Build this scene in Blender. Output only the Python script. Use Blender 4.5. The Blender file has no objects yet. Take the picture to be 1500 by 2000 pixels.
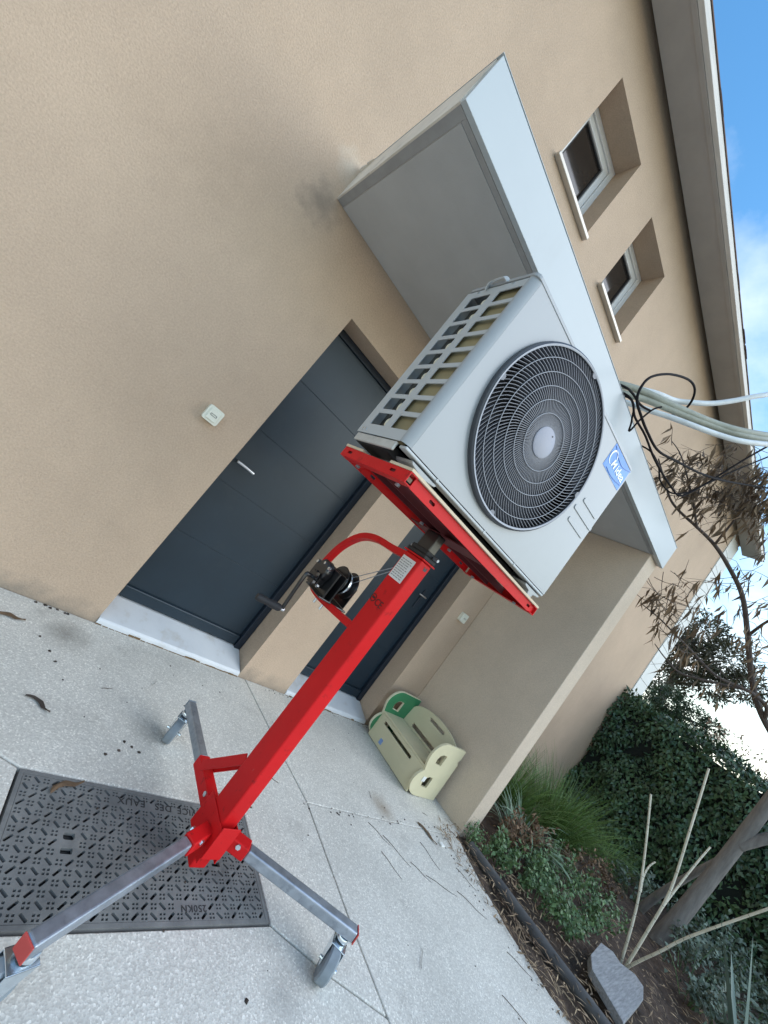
import bpy, bmesh, math, random
import numpy as np
from mathutils import Vector, Matrix
random.seed(7); rng = np.random.default_rng(7)
scn = bpy.context.scene
COL = scn.collection
R = math.radians

# ------------------------------------------------------------------ camera
cam_d = bpy.data.cameras.new('camera'); cam = bpy.data.objects.new('camera', cam_d); COL.objects.link(cam)
cam_d.sensor_fit = 'VERTICAL'; cam_d.sensor_height = 36.0; cam_d.lens = 36.0 * 783.96 / 2000
cam_d.clip_start = 0.02; cam_d.clip_end = 2000
right = Vector((0.59987889, -0.51287343, 0.61408971))
down = Vector((0.54649343, -0.29793454, -0.78267486))
fwd = Vector((0.58437168, 0.80510611, 0.10155732))
mw = Matrix((right, -down, -fwd)).transposed().to_4x4(); mw.translation = (0, -2.3, 1.17)
cam.matrix_world = mw
scn.camera = cam

# ------------------------------------------------------------------ world, sun, exposure
SUN_DIR = Vector((0.62, -0.70, 0.66)).normalized()      # from the scene towards the sun
sun_el = math.asin(SUN_DIR.z); sun_az = math.atan2(SUN_DIR.x, SUN_DIR.y)
w = bpy.data.worlds.new('World'); scn.world = w; w.use_nodes = True
nt = w.node_tree; nt.nodes.clear(); N = nt.nodes.new; L = nt.links.new
out = N('ShaderNodeOutputWorld'); bg = N('ShaderNodeBackground'); bg.inputs['Strength'].default_value = 0.15
sky = N('ShaderNodeTexSky'); sky.sky_type = 'NISHITA'; sky.sun_disc = False
sky.sun_elevation = sun_el; sky.sun_rotation = sun_az; sky.air_density = 1.7; sky.dust_density = 0.2; sky.ozone_density = 1.6
tc = N('ShaderNodeTexCoord'); sep = N('ShaderNodeSeparateXYZ'); L(tc.outputs['Generated'], sep.inputs[0])
def wmath(op, a, b=None):
    m = N('ShaderNodeMath'); m.operation = op
    for i, v in enumerate((a, b)):
        if v is None: continue
        if isinstance(v, (int, float)): m.inputs[i].default_value = v
        else: L(v, m.inputs[i])
    return m.outputs[0]
zc = wmath('ADD', wmath('MAXIMUM', sep.outputs['Z'], 0.0), 0.22)
comb = N('ShaderNodeCombineXYZ')
L(wmath('DIVIDE', sep.outputs['X'], zc), comb.inputs[0]); L(wmath('DIVIDE', sep.outputs['Y'], zc), comb.inputs[1])
ns = N('ShaderNodeTexNoise'); ns.inputs['Scale'].default_value = 1.25; ns.inputs['Detail'].default_value = 9; ns.inputs['Roughness'].default_value = 0.58
mp = N('ShaderNodeMapping'); mp.inputs['Location'].default_value = (2.2, 8.0, 3.0); L(comb.outputs[0], mp.inputs[0]); L(mp.outputs[0], ns.inputs['Vector'])
ramp = N('ShaderNodeValToRGB'); ramp.color_ramp.elements[0].position = 0.51; ramp.color_ramp.elements[1].position = 0.82
L(ns.outputs['Fac'], ramp.inputs[0])
hz = wmath('POWER', wmath('SUBTRACT', 1.0, wmath('MAXIMUM', sep.outputs['Z'], 0.0)), 4.5)
fac = wmath('MINIMUM', wmath('ADD', wmath('MULTIPLY', ramp.outputs[0], 0.72), wmath('MULTIPLY', hz, 0.9)), 1.0)
mix = N('ShaderNodeMix'); mix.data_type = 'RGBA'; L(fac, mix.inputs[0]); hsv = N('ShaderNodeHueSaturation'); hsv.inputs['Saturation'].default_value = 1.35; hsv.inputs['Value'].default_value = 1.2; L(sky.outputs[0], hsv.inputs['Color']); L(hsv.outputs[0], mix.inputs[6]); mix.inputs[7].default_value = (8.2, 8.2, 8.2, 1)
L(mix.outputs[2], bg.inputs['Color']); L(bg.outputs[0], out.inputs[0])
sl = bpy.data.lights.new('sun', 'SUN'); so = bpy.data.objects.new('sun', sl); COL.objects.link(so)
sl.energy = 1.2; sl.angle = R(55); sl.color = (1.0, 0.965, 0.92)
so.rotation_euler = SUN_DIR.to_track_quat('Z', 'Y').to_euler(); so.location = (6, -8, 12)
vs = scn.view_settings; vs.view_transform = 'Standard'; vs.look = 'None'; vs.exposure = 0.67; vs.gamma = 1.0; vs.use_curve_mapping = False
scn.cycles.max_bounces = 4; scn.cycles.diffuse_bounces = 4; scn.cycles.glossy_bounces = 2

# ------------------------------------------------------------------ materials
MATS = {}
def M(name, col, rough=0.6, metal=0.0, var=0.12, vs=5.0, bump=0.0, bs=80.0, col2=None, island=0.0, spec=0.5, coat=0.0, rvar=0.0, stretch=None, detail=6, twosided=False):
    m = bpy.data.materials.new(name); m.use_nodes = True; t = m.node_tree; n = t.nodes.new; l = t.links.new
    b = t.nodes['Principled BSDF']
    b.inputs['Roughness'].default_value = rough; b.inputs['Metallic'].default_value = metal
    b.inputs['Specular IOR Level'].default_value = spec; b.inputs['Coat Weight'].default_value = coat
    tc = n('ShaderNodeTexCoord'); src = tc.outputs['Object']
    if stretch:
        mp = n('ShaderNodeMapping'); mp.inputs['Scale'].default_value = stretch; l(src, mp.inputs[0]); src = mp.outputs[0]
    no = n('ShaderNodeTexNoise'); no.inputs['Scale'].default_value = vs; no.inputs['Detail'].default_value = detail; no.inputs['Roughness'].default_value = 0.6; l(src, no.inputs['Vector'])
    rp = n('ShaderNodeMapRange'); rp.inputs['From Min'].default_value = 0.3; rp.inputs['From Max'].default_value = 0.7; l(no.outputs['Fac'], rp.inputs['Value'])
    mx = n('ShaderNodeMix'); mx.data_type = 'RGBA'
    a = tuple(c * (1 - var) for c in col); c2 = col2 or tuple(min(1, c * (1 + var)) for c in col)
    if col2: a = col
    mx.inputs[6].default_value = (*a, 1); mx.inputs[7].default_value = (*c2, 1); l(rp.outputs[0], mx.inputs[0])
    colout = mx.outputs[2]
    if island:
        g = n('ShaderNodeNewGeometry'); mr = n('ShaderNodeMapRange'); mr.inputs['To Min'].default_value = 1 - island; mr.inputs['To Max'].default_value = 1 + island
        l(g.outputs['Random Per Island'], mr.inputs['Value'])
        vm = n('ShaderNodeVectorMath'); vm.operation = 'SCALE'; l(colout, vm.inputs[0]); l(mr.outputs[0], vm.inputs['Scale']); colout = vm.outputs[0]
    l(colout, b.inputs['Base Color'])
    if rvar:
        mr = n('ShaderNodeMapRange'); mr.inputs['To Min'].default_value = rough - rvar; mr.inputs['To Max'].default_value = rough + rvar; l(no.outputs['Fac'], mr.inputs['Value']); l(mr.outputs[0], b.inputs['Roughness'])
    if bump:
        bn = n('ShaderNodeTexNoise'); bn.inputs['Scale'].default_value = bs; bn.inputs['Detail'].default_value = 4; l(src, bn.inputs['Vector'])
        bp = n('ShaderNodeBump'); bp.inputs['Strength'].default_value = 0.6; bp.inputs['Distance'].default_value = bump; l(bn.outputs['Fac'], bp.inputs['Height']); l(bp.outputs[0], b.inputs['Normal'])
    MATS[name] = m
    return m

def nodes(m):
    m = m if not isinstance(m, str) else MATS[m]
    t = m.node_tree
    return t, t.nodes.new, t.links.new, t.nodes['Principled BSDF']

# stucco: fine rough plaster, mottled, a grime smear and painted canopy shade where the canopy meets the wall
def stucco(name, col, stain_shade=False):
    m = M(name, col, 0.9, var=0.06, vs=1.3, spec=0.25)
    t, n, l, b = nodes(m)
    tc = n('ShaderNodeTexCoord')
    n1 = n('ShaderNodeTexNoise'); n1.inputs['Scale'].default_value = 110; n1.inputs['Detail'].default_value = 5; n1.inputs['Roughness'].default_value = 0.65; l(tc.outputs['Object'], n1.inputs['Vector'])
    n2 = n('ShaderNodeTexVoronoi'); n2.inputs['Scale'].default_value = 130; l(tc.outputs['Object'], n2.inputs['Vector'])
    ad = n('ShaderNodeMath'); ad.operation = 'MULTIPLY_ADD'; l(n2.outputs['Distance'], ad.inputs[0]); ad.inputs[1].default_value = 0.4; l(n1.outputs['Fac'], ad.inputs[2])
    bp = n('ShaderNodeBump'); bp.inputs['Strength'].default_value = 0.7; bp.inputs['Distance'].default_value = 0.0035; l(ad.outputs[0], bp.inputs['Height']); l(bp.outputs[0], b.inputs['Normal'])
    # grain in colour
    old = b.inputs['Base Color'].links[0].from_socket
    mr = n('ShaderNodeMapRange'); mr.inputs['From Min'].default_value = 0.3; mr.inputs['From Max'].default_value = 0.7; mr.inputs['To Min'].default_value = 0.88; mr.inputs['To Max'].default_value = 1.1; l(n1.outputs['Fac'], mr.inputs['Value'])
    vm = n('ShaderNodeVectorMath'); vm.operation = 'SCALE'; l(old, vm.inputs[0]); l(mr.outputs[0], vm.inputs['Scale'])
    colout = vm.outputs[0]
    mpv = n('ShaderNodeMapping'); mpv.inputs['Scale'].default_value = (1.0, 1.0, 0.35); l(tc.outputs['Object'], mpv.inputs[0])
    for scl, lo, hi, vec in ((2.6, 0.965, 1.03, mpv.outputs[0]), (9.0, 0.98, 1.02, tc.outputs['Object']), (0.7, 0.96, 1.035, tc.outputs['Object'])):
        nv = n('ShaderNodeTexNoise'); nv.inputs['Scale'].default_value = scl; nv.inputs['Detail'].default_value = 7; nv.inputs['Roughness'].default_value = 0.62; l(vec, nv.inputs['Vector'])
        mv = n('ShaderNodeMapRange'); mv.inputs['From Min'].default_value = 0.32; mv.inputs['From Max'].default_value = 0.68; mv.inputs['To Min'].default_value = lo; mv.inputs['To Max'].default_value = hi; l(nv.outputs['Fac'], mv.inputs['Value'])
        vx = n('ShaderNodeVectorMath'); vx.operation = 'SCALE'; l(colout, vx.inputs[0]); l(mv.outputs[0], vx.inputs['Scale']); colout = vx.outputs[0]
    if stain_shade:
        for (cx, cz, rad, amt, colr) in ((-1.56, 2.42, 0.14, 0.50, (0.15, 0.13, 0.11)), (-1.95, 2.12, 0.42, 0.09, (0.20, 0.16, 0.125)), (-1.56, 2.68, 0.11, 0.65, (0.60, 0.52, 0.42)), (0.0, 0.03, 0.10, 0.6, (0.2, 0.18, 0.15))):  # the broad faint spot mixes soiling with painted canopy shadow
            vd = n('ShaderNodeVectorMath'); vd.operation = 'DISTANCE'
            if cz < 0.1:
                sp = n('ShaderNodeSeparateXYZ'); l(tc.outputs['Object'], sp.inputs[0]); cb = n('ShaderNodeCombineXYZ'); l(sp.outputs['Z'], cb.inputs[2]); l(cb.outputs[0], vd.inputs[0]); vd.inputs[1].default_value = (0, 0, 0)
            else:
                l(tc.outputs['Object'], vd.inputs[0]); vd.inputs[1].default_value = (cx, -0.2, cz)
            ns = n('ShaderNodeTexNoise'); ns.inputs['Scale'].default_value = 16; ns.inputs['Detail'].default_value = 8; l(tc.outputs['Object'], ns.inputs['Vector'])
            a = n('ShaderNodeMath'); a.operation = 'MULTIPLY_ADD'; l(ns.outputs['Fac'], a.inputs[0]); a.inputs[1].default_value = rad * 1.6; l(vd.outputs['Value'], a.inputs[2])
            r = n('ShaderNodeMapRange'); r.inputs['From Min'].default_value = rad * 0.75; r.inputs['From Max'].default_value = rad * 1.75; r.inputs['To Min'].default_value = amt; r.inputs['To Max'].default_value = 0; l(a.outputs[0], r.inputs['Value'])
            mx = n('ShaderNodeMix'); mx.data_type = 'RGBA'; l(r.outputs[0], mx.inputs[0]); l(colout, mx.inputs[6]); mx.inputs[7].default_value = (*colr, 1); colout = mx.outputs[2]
    l(colout, b.inputs['Base Color'])
    return m
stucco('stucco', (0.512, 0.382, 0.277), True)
stucco('stucco_side', (0.59, 0.488, 0.382))

def concrete():
    m = M('concrete', (0.64, 0.615, 0.555), 0.88, var=0.10, vs=2.2, spec=0.3)
    t, n, l, b = nodes(m); tc = n('ShaderNodeTexCoord')
    v = n('ShaderNodeTexVoronoi'); v.inputs['Scale'].default_value = 195; l(tc.outputs['Object'], v.inputs['Vector'])
    sc = n('ShaderNodeSeparateColor'); l(v.outputs['Color'], sc.inputs[0])
    cr = n('ShaderNodeValToRGB'); e = cr.color_ramp.elements; e[0].position = 0.0; e[0].color = (0.80, 0.79, 0.78, 1); e[1].position = 1.0; e[1].color = (1.32, 1.32, 1.31, 1)
    for p, c in ((0.3, 0.89), (0.72, 1.0), (0.88, 1.08)):
        q = e.new(p); q.color = (c, c, c * 0.99, 1)
    l(sc.outputs[0], cr.inputs[0])
    old = b.inputs['Base Color'].links[0].from_socket
    mu = n('ShaderNodeMix'); mu.data_type = 'RGBA'; mu.blend_type = 'MULTIPLY'; mu.inputs[0].default_value = 1; l(old, mu.inputs[6]); l(cr.outputs[0], mu.inputs[7])
    # soft grey patches and a few brown stains; castor shadows painted in as well
    n2 = n('ShaderNodeTexNoise'); n2.inputs['Scale'].default_value = 3.5; n2.inputs['Detail'].default_value = 8; n2.inputs['Roughness'].default_value = 0.7; l(tc.outputs['Object'], n2.inputs['Vector'])
    mr = n('ShaderNodeMapRange'); mr.inputs['From Min'].default_value = 0.58; mr.inputs['From Max'].default_value = 0.78; mr.inputs['To Max'].default_value = 0.5; l(n2.outputs['Fac'], mr.inputs['Value'])
    mx = n('ShaderNodeMix'); mx.data_type = 'RGBA'; l(mr.outputs[0], mx.inputs[0]); l(mu.outputs[2], mx.inputs[6]); mx.inputs[7].default_value = (0.24, 0.225, 0.20, 1)
    colout = mx.outputs[2]
    for (px, py, rad, amt, c) in ((0.52, -0.20, 0.17, 0.75, (0.17, 0.155, 0.13)), (2.42, -0.86, 0.13, 0.7, (0.27, 0.20, 0.13)), (1.28, -1.62, 0.10, 0.4, (0.2, 0.2, 0.19)), (0.9, -0.72, 0.12, 0.35, (0.2, 0.2, 0.19))):  # the grey spots paint soft shadows left of the castors
        vd = n('ShaderNodeVectorMath'); vd.operation = 'DISTANCE'; l(tc.outputs['Object'], vd.inputs[0]); vd.inputs[1].default_value = (px, py, 0)
        a = n('ShaderNodeMath'); a.operation = 'MULTIPLY_ADD'; l(n2.outputs['Fac'], a.inputs[0]); a.inputs[1].default_value = rad * 1.8; l(vd.outputs['Value'], a.inputs[2])
        r = n('ShaderNodeMapRange'); r.inputs['From Min'].default_value = rad * 0.7; r.inputs['From Max'].default_value = rad * 1.8; r.inputs['To Min'].default_value = amt; r.inputs['To Max'].default_value = 0; l(a.outputs[0], r.inputs['Value'])
        mx = n('ShaderNodeMix'); mx.data_type = 'RGBA'; l(r.outputs[0], mx.inputs[0]); l(colout, mx.inputs[6]); mx.inputs[7].default_value = (*c, 1); colout = mx.outputs[2]
    l(colout, b.inputs['Base Color'])
    bp = n('ShaderNodeBump'); bp.inputs['Strength'].default_value = 0.4; bp.inputs['Distance'].default_value = 0.0016; l(v.outputs['Distance'], bp.inputs['Height']); l(bp.outputs[0], b.inputs['Normal'])
concrete()
M('joint', (0.07, 0.06, 0.05), 0.95, bump=0.004)
M('soil', (0.075, 0.05, 0.035), 0.95, var=0.45, vs=14, bump=0.03, bs=45)
M('far_ground', (0.16, 0.15, 0.10), 0.95, var=0.3, vs=2)
M('canopy_white', (0.445, 0.48, 0.49), 0.38, var=0.03, vs=2, spec=0.5)
M('canopy_end', (0.68, 0.62, 0.54), 0.7, var=0.10, vs=9, bump=0.002)
M('soffit_grey', (0.47, 0.465, 0.45), 0.85, var=0.05, vs=4, bump=0.0012, bs=160)
M('soffit_border', (0.33, 0.325, 0.315), 0.8, var=0.12, vs=12)
M('eave_soffit', (0.40, 0.365, 0.335), 0.85, var=0.07, vs=4)
M('fascia_white', (0.66, 0.62, 0.57), 0.75, var=0.12, vs=6, stretch=(0.6, 6, 6))
M('roof_tile', (0.14, 0.09, 0.07), 0.85, var=0.3)
M('quoin', (0.70, 0.70, 0.67), 0.8, var=0.06, bump=0.001)
M('door_paint', (0.010, 0.023, 0.036), 0.38, var=0.12, vs=4, bump=0.0006, bs=260)
M('door_frame', (0.012, 0.020, 0.033), 0.4, var=0.1)
M('marble', (0.72, 0.73, 0.73), 0.45, col2=(0.60, 0.62, 0.64), vs=3.5)
M('marble_edge', (0.62, 0.58, 0.48), 0.6, col2=(0.42, 0.36, 0.26), vs=16)
M('pvc', (0.74, 0.74, 0.73), 0.35, var=0.02)
M('glass_dark', (0.035, 0.028, 0.024), 0.06, var=0.3, vs=1.5, spec=0.6)
M('sill_alu', (0.50, 0.46, 0.40), 0.4, metal=0.5, var=0.12)
M('switch_ivory', (0.74, 0.73, 0.62), 0.4, var=0.03)
M('steel', (0.62, 0.63, 0.64), 0.28, metal=1.0, var=0.06)
M('galv', (0.27, 0.30, 0.34), 0.38, metal=0.7, col2=(0.43, 0.47, 0.52), vs=22, rvar=0.12)
M('zinc', (0.70, 0.76, 0.80), 0.25, metal=0.95, var=0.15, vs=30)
M('red_paint', (0.56, 0.010, 0.012), 0.45, var=0.09, vs=5, rvar=0.08, bump=0.0004, bs=300, spec=0.2)
M('galv_light', (0.42, 0.42, 0.40), 0.4, metal=0.25, col2=(0.60, 0.60, 0.58), vs=14, rvar=0.1)
M('red_shaded', (0.10, 0.008, 0.010), 0.7, var=0.2, vs=9)  # darker copy of the red paint, stands for shade under the platform
M('red_plastic', (0.50, 0.06, 0.05), 0.55, var=0.08)
M('black_metal', (0.012, 0.012, 0.013), 0.28, var=0.2, coat=0.3)
M('black_rubber', (0.022, 0.022, 0.024), 0.65, var=0.2)
M('wheel_grey', (0.21, 0.245, 0.27), 0.6, var=0.18, vs=20)
M('paper', (0.72, 0.72, 0.72), 0.5, var=0.04)
M('ink', (0.06, 0.06, 0.065), 0.6)
M('ink_grey', (0.26, 0.26, 0.27), 0.6)
M('ink_red', (0.045, 0.008, 0.008), 0.6)
M('plywood_edge', (0.62, 0.50, 0.35), 0.75, var=0.15, vs=4, stretch=(1, 1, 120))
M('ac_white', (0.33, 0.345, 0.352), 0.36, var=0.02, vs=2, coat=0.1)
M('ac_side', (0.44, 0.46, 0.465), 0.4, var=0.03)
M('grille_grey', (0.155, 0.16, 0.18), 0.45, var=0.06)
M('rim_dark', (0.055, 0.058, 0.066), 0.45, var=0.06)
M('ring_grey', (0.30, 0.31, 0.34), 0.42, var=0.04)
M('hub_grey', (0.27, 0.275, 0.32), 0.45, var=0.03)
M('cavity', (0.006, 0.006, 0.007), 0.9, spec=0.1)
M('fan_blade', (0.03, 0.03, 0.034), 0.5)
M('coil', (0.26, 0.22, 0.12), 0.6, var=0.15, vs=9)
M('coil_back', (0.16, 0.15, 0.13), 0.5, metal=0.3, var=0.3, vs=20)
M('pipe_cream', (0.68, 0.62, 0.46), 0.5)
M('sticker_blue', (0.07, 0.22, 0.60), 0.3, col2=(0.14, 0.33, 0.72), vs=14, spec=0.25)
M('sticker_white', (0.85, 0.87, 0.88), 0.4, var=0.02)
M('sticker_dark', (0.06, 0.18, 0.48), 0.4)
M('film', (0.72, 0.74, 0.74), 0.3, var=0.03)
M('iron', (0.125, 0.127, 0.125), 0.8, col2=(0.225, 0.225, 0.215), vs=9, rvar=0.1, bump=0.001, bs=220)
M('iron_dark', (0.035, 0.035, 0.034), 0.9)
M('toy_cream', (0.64, 0.585, 0.39), 0.5, var=0.06, vs=4)
M('toy_edge', (0.70, 0.66, 0.46), 0.5)
M('toy_green', (0.035, 0.20, 0.085), 0.42, var=0.08)
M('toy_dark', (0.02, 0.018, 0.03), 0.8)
M('tape_white', (0.8, 0.8, 0.76), 0.4)
M('blue_paper', (0.20, 0.32, 0.60), 0.5)
M('conduit_green', (0.33, 0.34, 0.28), 0.6, var=0.12, vs=20, bump=0.003, bs=70)
M('conduit_white', (0.66, 0.69, 0.69), 0.5, var=0.10, vs=18, bump=0.002, bs=70)
M('cable_black', (0.012, 0.010, 0.011), 0.8, spec=0.15)
M('hedge_leaf', (0.030, 0.072, 0.038), 0.44, col2=(0.068, 0.125, 0.05), vs=1.6, island=0.45, spec=0.55)
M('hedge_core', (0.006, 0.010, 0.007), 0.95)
M('twig_pink', (0.36, 0.24, 0.17), 0.7, island=0.4)
M('grass_blade', (0.075, 0.15, 0.030), 0.5, col2=(0.14, 0.23, 0.06), vs=3, island=0.4)
M('strap_leaf', (0.10, 0.17, 0.10), 0.45, col2=(0.2, 0.27, 0.17), vs=3, island=0.35)
M('herb_leaf', (0.070, 0.135, 0.050), 0.5, col2=(0.13, 0.215, 0.085), vs=4, island=0.4)
M('dead_leaf', (0.13, 0.075, 0.040), 0.8, col2=(0.20, 0.13, 0.075), vs=6, island=0.5)
M('grey_leaf', (0.10, 0.145, 0.105), 0.6, col2=(0.16, 0.20, 0.15), vs=4, island=0.4)
M('agave_leaf', (0.085, 0.14, 0.115), 0.5, col2=(0.13, 0.19, 0.15), vs=3)
M('straw', (0.34, 0.25, 0.15), 0.8, col2=(0.16, 0.10, 0.06), vs=3, island=0.6)
M('bark', (0.15, 0.135, 0.122), 0.9, col2=(0.25, 0.23, 0.21), vs=9, bump=0.008, bs=40, stretch=(3, 3, 0.6))
M('twig_bark', (0.085, 0.065, 0.055), 0.85, var=0.25, vs=12)
M('dry_leaf', (0.115, 0.072, 0.042), 0.75, col2=(0.20, 0.135, 0.075), vs=5, island=0.5)
M('cane', (0.55, 0.51, 0.40), 0.7, col2=(0.74, 0.70, 0.58), vs=9, bump=0.001)
M('cane_node', (0.12, 0.095, 0.06), 0.8)
M('weathered', (0.20, 0.205, 0.21), 0.85, col2=(0.38, 0.385, 0.39), vs=12, stretch=(1, 9, 9), bump=0.003, bs=50)
M('edging', (0.055, 0.055, 0.058), 0.75, col2=(0.11, 0.105, 0.10), vs=8, bump=0.002)
M('pine_needle', (0.024, 0.050, 0.024), 0.6, col2=(0.050, 0.085, 0.035), vs=0.9, island=0.4)
M('pine_brown', (0.10, 0.085, 0.05), 0.7, col2=(0.055, 0.07, 0.035), vs=0.9, island=0.4)
M('debris', (0.06, 0.045, 0.035), 0.9, island=0.5)
M('rust_moss', (0.16, 0.10, 0.045), 0.95, var=0.3, vs=30)
M('copper', (0.55, 0.30, 0.18), 0.35, metal=0.8)

def wear(name, colr, scale, lo, hi, amt, stretch=(1, 1, 1)):
    t, n, l, b = nodes(name); tc = n('ShaderNodeTexCoord'); mp = n('ShaderNodeMapping'); mp.inputs['Scale'].default_value = stretch; l(tc.outputs['Object'], mp.inputs[0])
    ns = n('ShaderNodeTexNoise'); ns.inputs['Scale'].default_value = scale; ns.inputs['Detail'].default_value = 8; ns.inputs['Roughness'].default_value = 0.68; l(mp.outputs[0], ns.inputs['Vector'])
    mr = n('ShaderNodeMapRange'); mr.inputs['From Min'].default_value = lo; mr.inputs['From Max'].default_value = hi; mr.inputs['To Max'].default_value = amt; l(ns.outputs['Fac'], mr.inputs['Value'])
    old = b.inputs['Base Color'].links[0].from_socket; mx = n('ShaderNodeMix'); mx.data_type = 'RGBA'; l(mr.outputs[0], mx.inputs[0]); l(old, mx.inputs[6]); mx.inputs[7].default_value = (*colr, 1); l(mx.outputs[2], b.inputs['Base Color'])
wear('red_paint', (0.20, 0.010, 0.010), 26, 0.60, 0.72, 0.75)
wear('red_paint', (0.42, 0.16, 0.14), 60, 0.66, 0.74, 0.5, (1, 1, 0.25))
wear('iron', (0.30, 0.285, 0.25), 11, 0.56, 0.70, 0.55)
wear('iron', (0.06, 0.06, 0.06), 5, 0.56, 0.72, 0.5)
wear('marble', (0.45, 0.38, 0.27), 7, 0.56, 0.72, 0.45)
wear('canopy_end', (0.42, 0.38, 0.33), 8, 0.55, 0.68, 0.6)
wear('canopy_white', (0.38, 0.40, 0.40), 3, 0.58, 0.78, 0.35, (1, 1, 0.2))
wear('soffit_grey', (0.40, 0.395, 0.38), 2.2, 0.5, 0.72, 0.4)
wear('ac_white', (0.29, 0.30, 0.30), 3.5, 0.55, 0.75, 0.3)
wear('door_paint', (0.035, 0.043, 0.05), 5, 0.55, 0.75, 0.3)
wear('galv', (0.17, 0.185, 0.21), 30, 0.55, 0.70, 0.6, (1, 1, 1))

# ------------------------------------------------------------------ mesh helpers
class MB:
    def __init__(s): s.v = []; s.f = []
    def add(s, v, f):
        o = len(s.v); s.v += [tuple(p) for p in v]; s.f += [tuple(i + o for i in q) for q in f]; return s
    def box(s, x0, x1, y0, y1, z0, z1):
        v = [(x0, y0, z0), (x1, y0, z0), (x1, y1, z0), (x0, y1, z0), (x0, y0, z1), (x1, y0, z1), (x1, y1, z1), (x0, y1, z1)]
        return s.add(v, [(0, 3, 2, 1), (4, 5, 6, 7), (0, 1, 5, 4), (1, 2, 6, 5), (2, 3, 7, 6), (3, 0, 4, 7)])
    def bar(s, a, b, w, h, roll=0.0, up=(0, 0, 1)):
        a = Vector(a); b = Vector(b); d = (b - a).normalized(); u = Vector(up)
        if abs(d.dot(u)) > 0.99: u = Vector((0, 1, 0))
        x = d.cross(u).normalized(); y = x.cross(d).normalized()
        x, y = x * math.cos(roll) + y * math.sin(roll), -x * math.sin(roll) + y * math.cos(roll)
        v = [p + x * (sx * w / 2) + y * (sy * h / 2) for p in (a, b) for sx, sy in ((-1, -1), (1, -1), (1, 1), (-1, 1))]
        return s.add(v, [(0, 1, 2, 3), (7, 6, 5, 4), (0, 4, 5, 1), (1, 5, 6, 2), (2, 6, 7, 3), (3, 7, 4, 0)])
    def cyl(s, a, b, r, n=16, r2=None, caps=True):
        a = Vector(a); b = Vector(b); d = (b - a).normalized(); u = Vector((0, 0, 1)) if abs(d.z) < 0.9 else Vector((1, 0, 0))
        x = d.cross(u).normalized(); y = d.cross(x).normalized(); r2 = r if r2 is None else r2
        v = [p + (x * math.cos(t) + y * math.sin(t)) * q for p, q in ((a, r), (b, r2)) for t in [2 * math.pi * i / n for i in range(n)]]
        f = [(i, (i + 1) % n, n + (i + 1) % n, n + i) for i in range(n)]
        if caps: f += [tuple(range(n - 1, -1, -1)), tuple(range(n, 2 * n))]
        return s.add(v, f)
    def tube(s, pts, rad, n=8, smooth=0, square=None, caps=True):
        P = [Vector(p) for p in pts]
        rr = list(rad) if hasattr(rad, '__len__') else [rad] * len(P)
        if smooth: P, rr = catmull(P, rr, smooth)
        d0 = (P[1] - P[0]).normalized(); u = Vector((0, 0, 1)) if abs(d0.z) < 0.9 else Vector((1, 0, 0))
        x = d0.cross(u).normalized(); v = []; m = len(P)
        for i, p in enumerate(P):
            d = (P[min(i + 1, m - 1)] - P[max(i - 1, 0)]).normalized()
            x = (x - d * x.dot(d)).normalized(); y = d.cross(x)
            if square:
                for sx, sy in ((-1, -1), (1, -1), (1, 1), (-1, 1)): v.append(p + x * sx * square[0] / 2 + y * sy * square[1] / 2)
            else:
                for k in range(n):
                    t = 2 * math.pi * k / n; v.append(p + (x * math.cos(t) + y * math.sin(t)) * rr[i])
        k = 4 if square else n
        f = [(i * k + j, i * k + (j + 1) % k, (i + 1) * k + (j + 1) % k, (i + 1) * k + j) for i in range(m - 1) for j in range(k)]
        if caps: f += [tuple(range(k - 1, -1, -1)), tuple(range((m - 1) * k, m * k))]
        return s.add(v, f)
    def lathe(s, prof, origin, axis, n=32):
        o = Vector(origin); a = Vector(axis).normalized(); u = Vector((0, 0, 1)) if abs(a.z) < 0.9 else Vector((1, 0, 0))
        x = a.cross(u).normalized(); y = a.cross(x).normalized(); v = []
        for r, h in prof:
            for k in range(n):
                t = 2 * math.pi * k / n; v.append(o + a * h + (x * math.cos(t) + y * math.sin(t)) * r)
        f = [(i * n + j, i * n + (j + 1) % n, (i + 1) * n + (j + 1) % n, (i + 1) * n + j) for i in range(len(prof) - 1) for j in range(n)]
        return s.add(v, f)
    def plate(s, outline, holes, th, fn):
        v, f = plate2d(outline, holes, th); return s.add([fn(*p) for p in v], f)
    def xf(s, fn): s.v = [tuple(fn(Vector(p))) for p in s.v]; return s

def catmull(P, rr, k):
    Q = []; S = []; n = len(P)
    for i in range(n - 1):
        p0, p1, p2, p3 = P[max(i - 1, 0)], P[i], P[i + 1], P[min(i + 2, n - 1)]
        for j in range(k):
            t = j / k
            Q.append(0.5 * ((2 * p1) + (-p0 + p2) * t + (2 * p0 - 5 * p1 + 4 * p2 - p3) * t * t + (-p0 + 3 * p1 - 3 * p2 + p3) * t ** 3)); S.append(rr[i] * (1 - t) + rr[i + 1] * t)
    Q.append(P[-1]); S.append(rr[-1]); return Q, S

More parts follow.
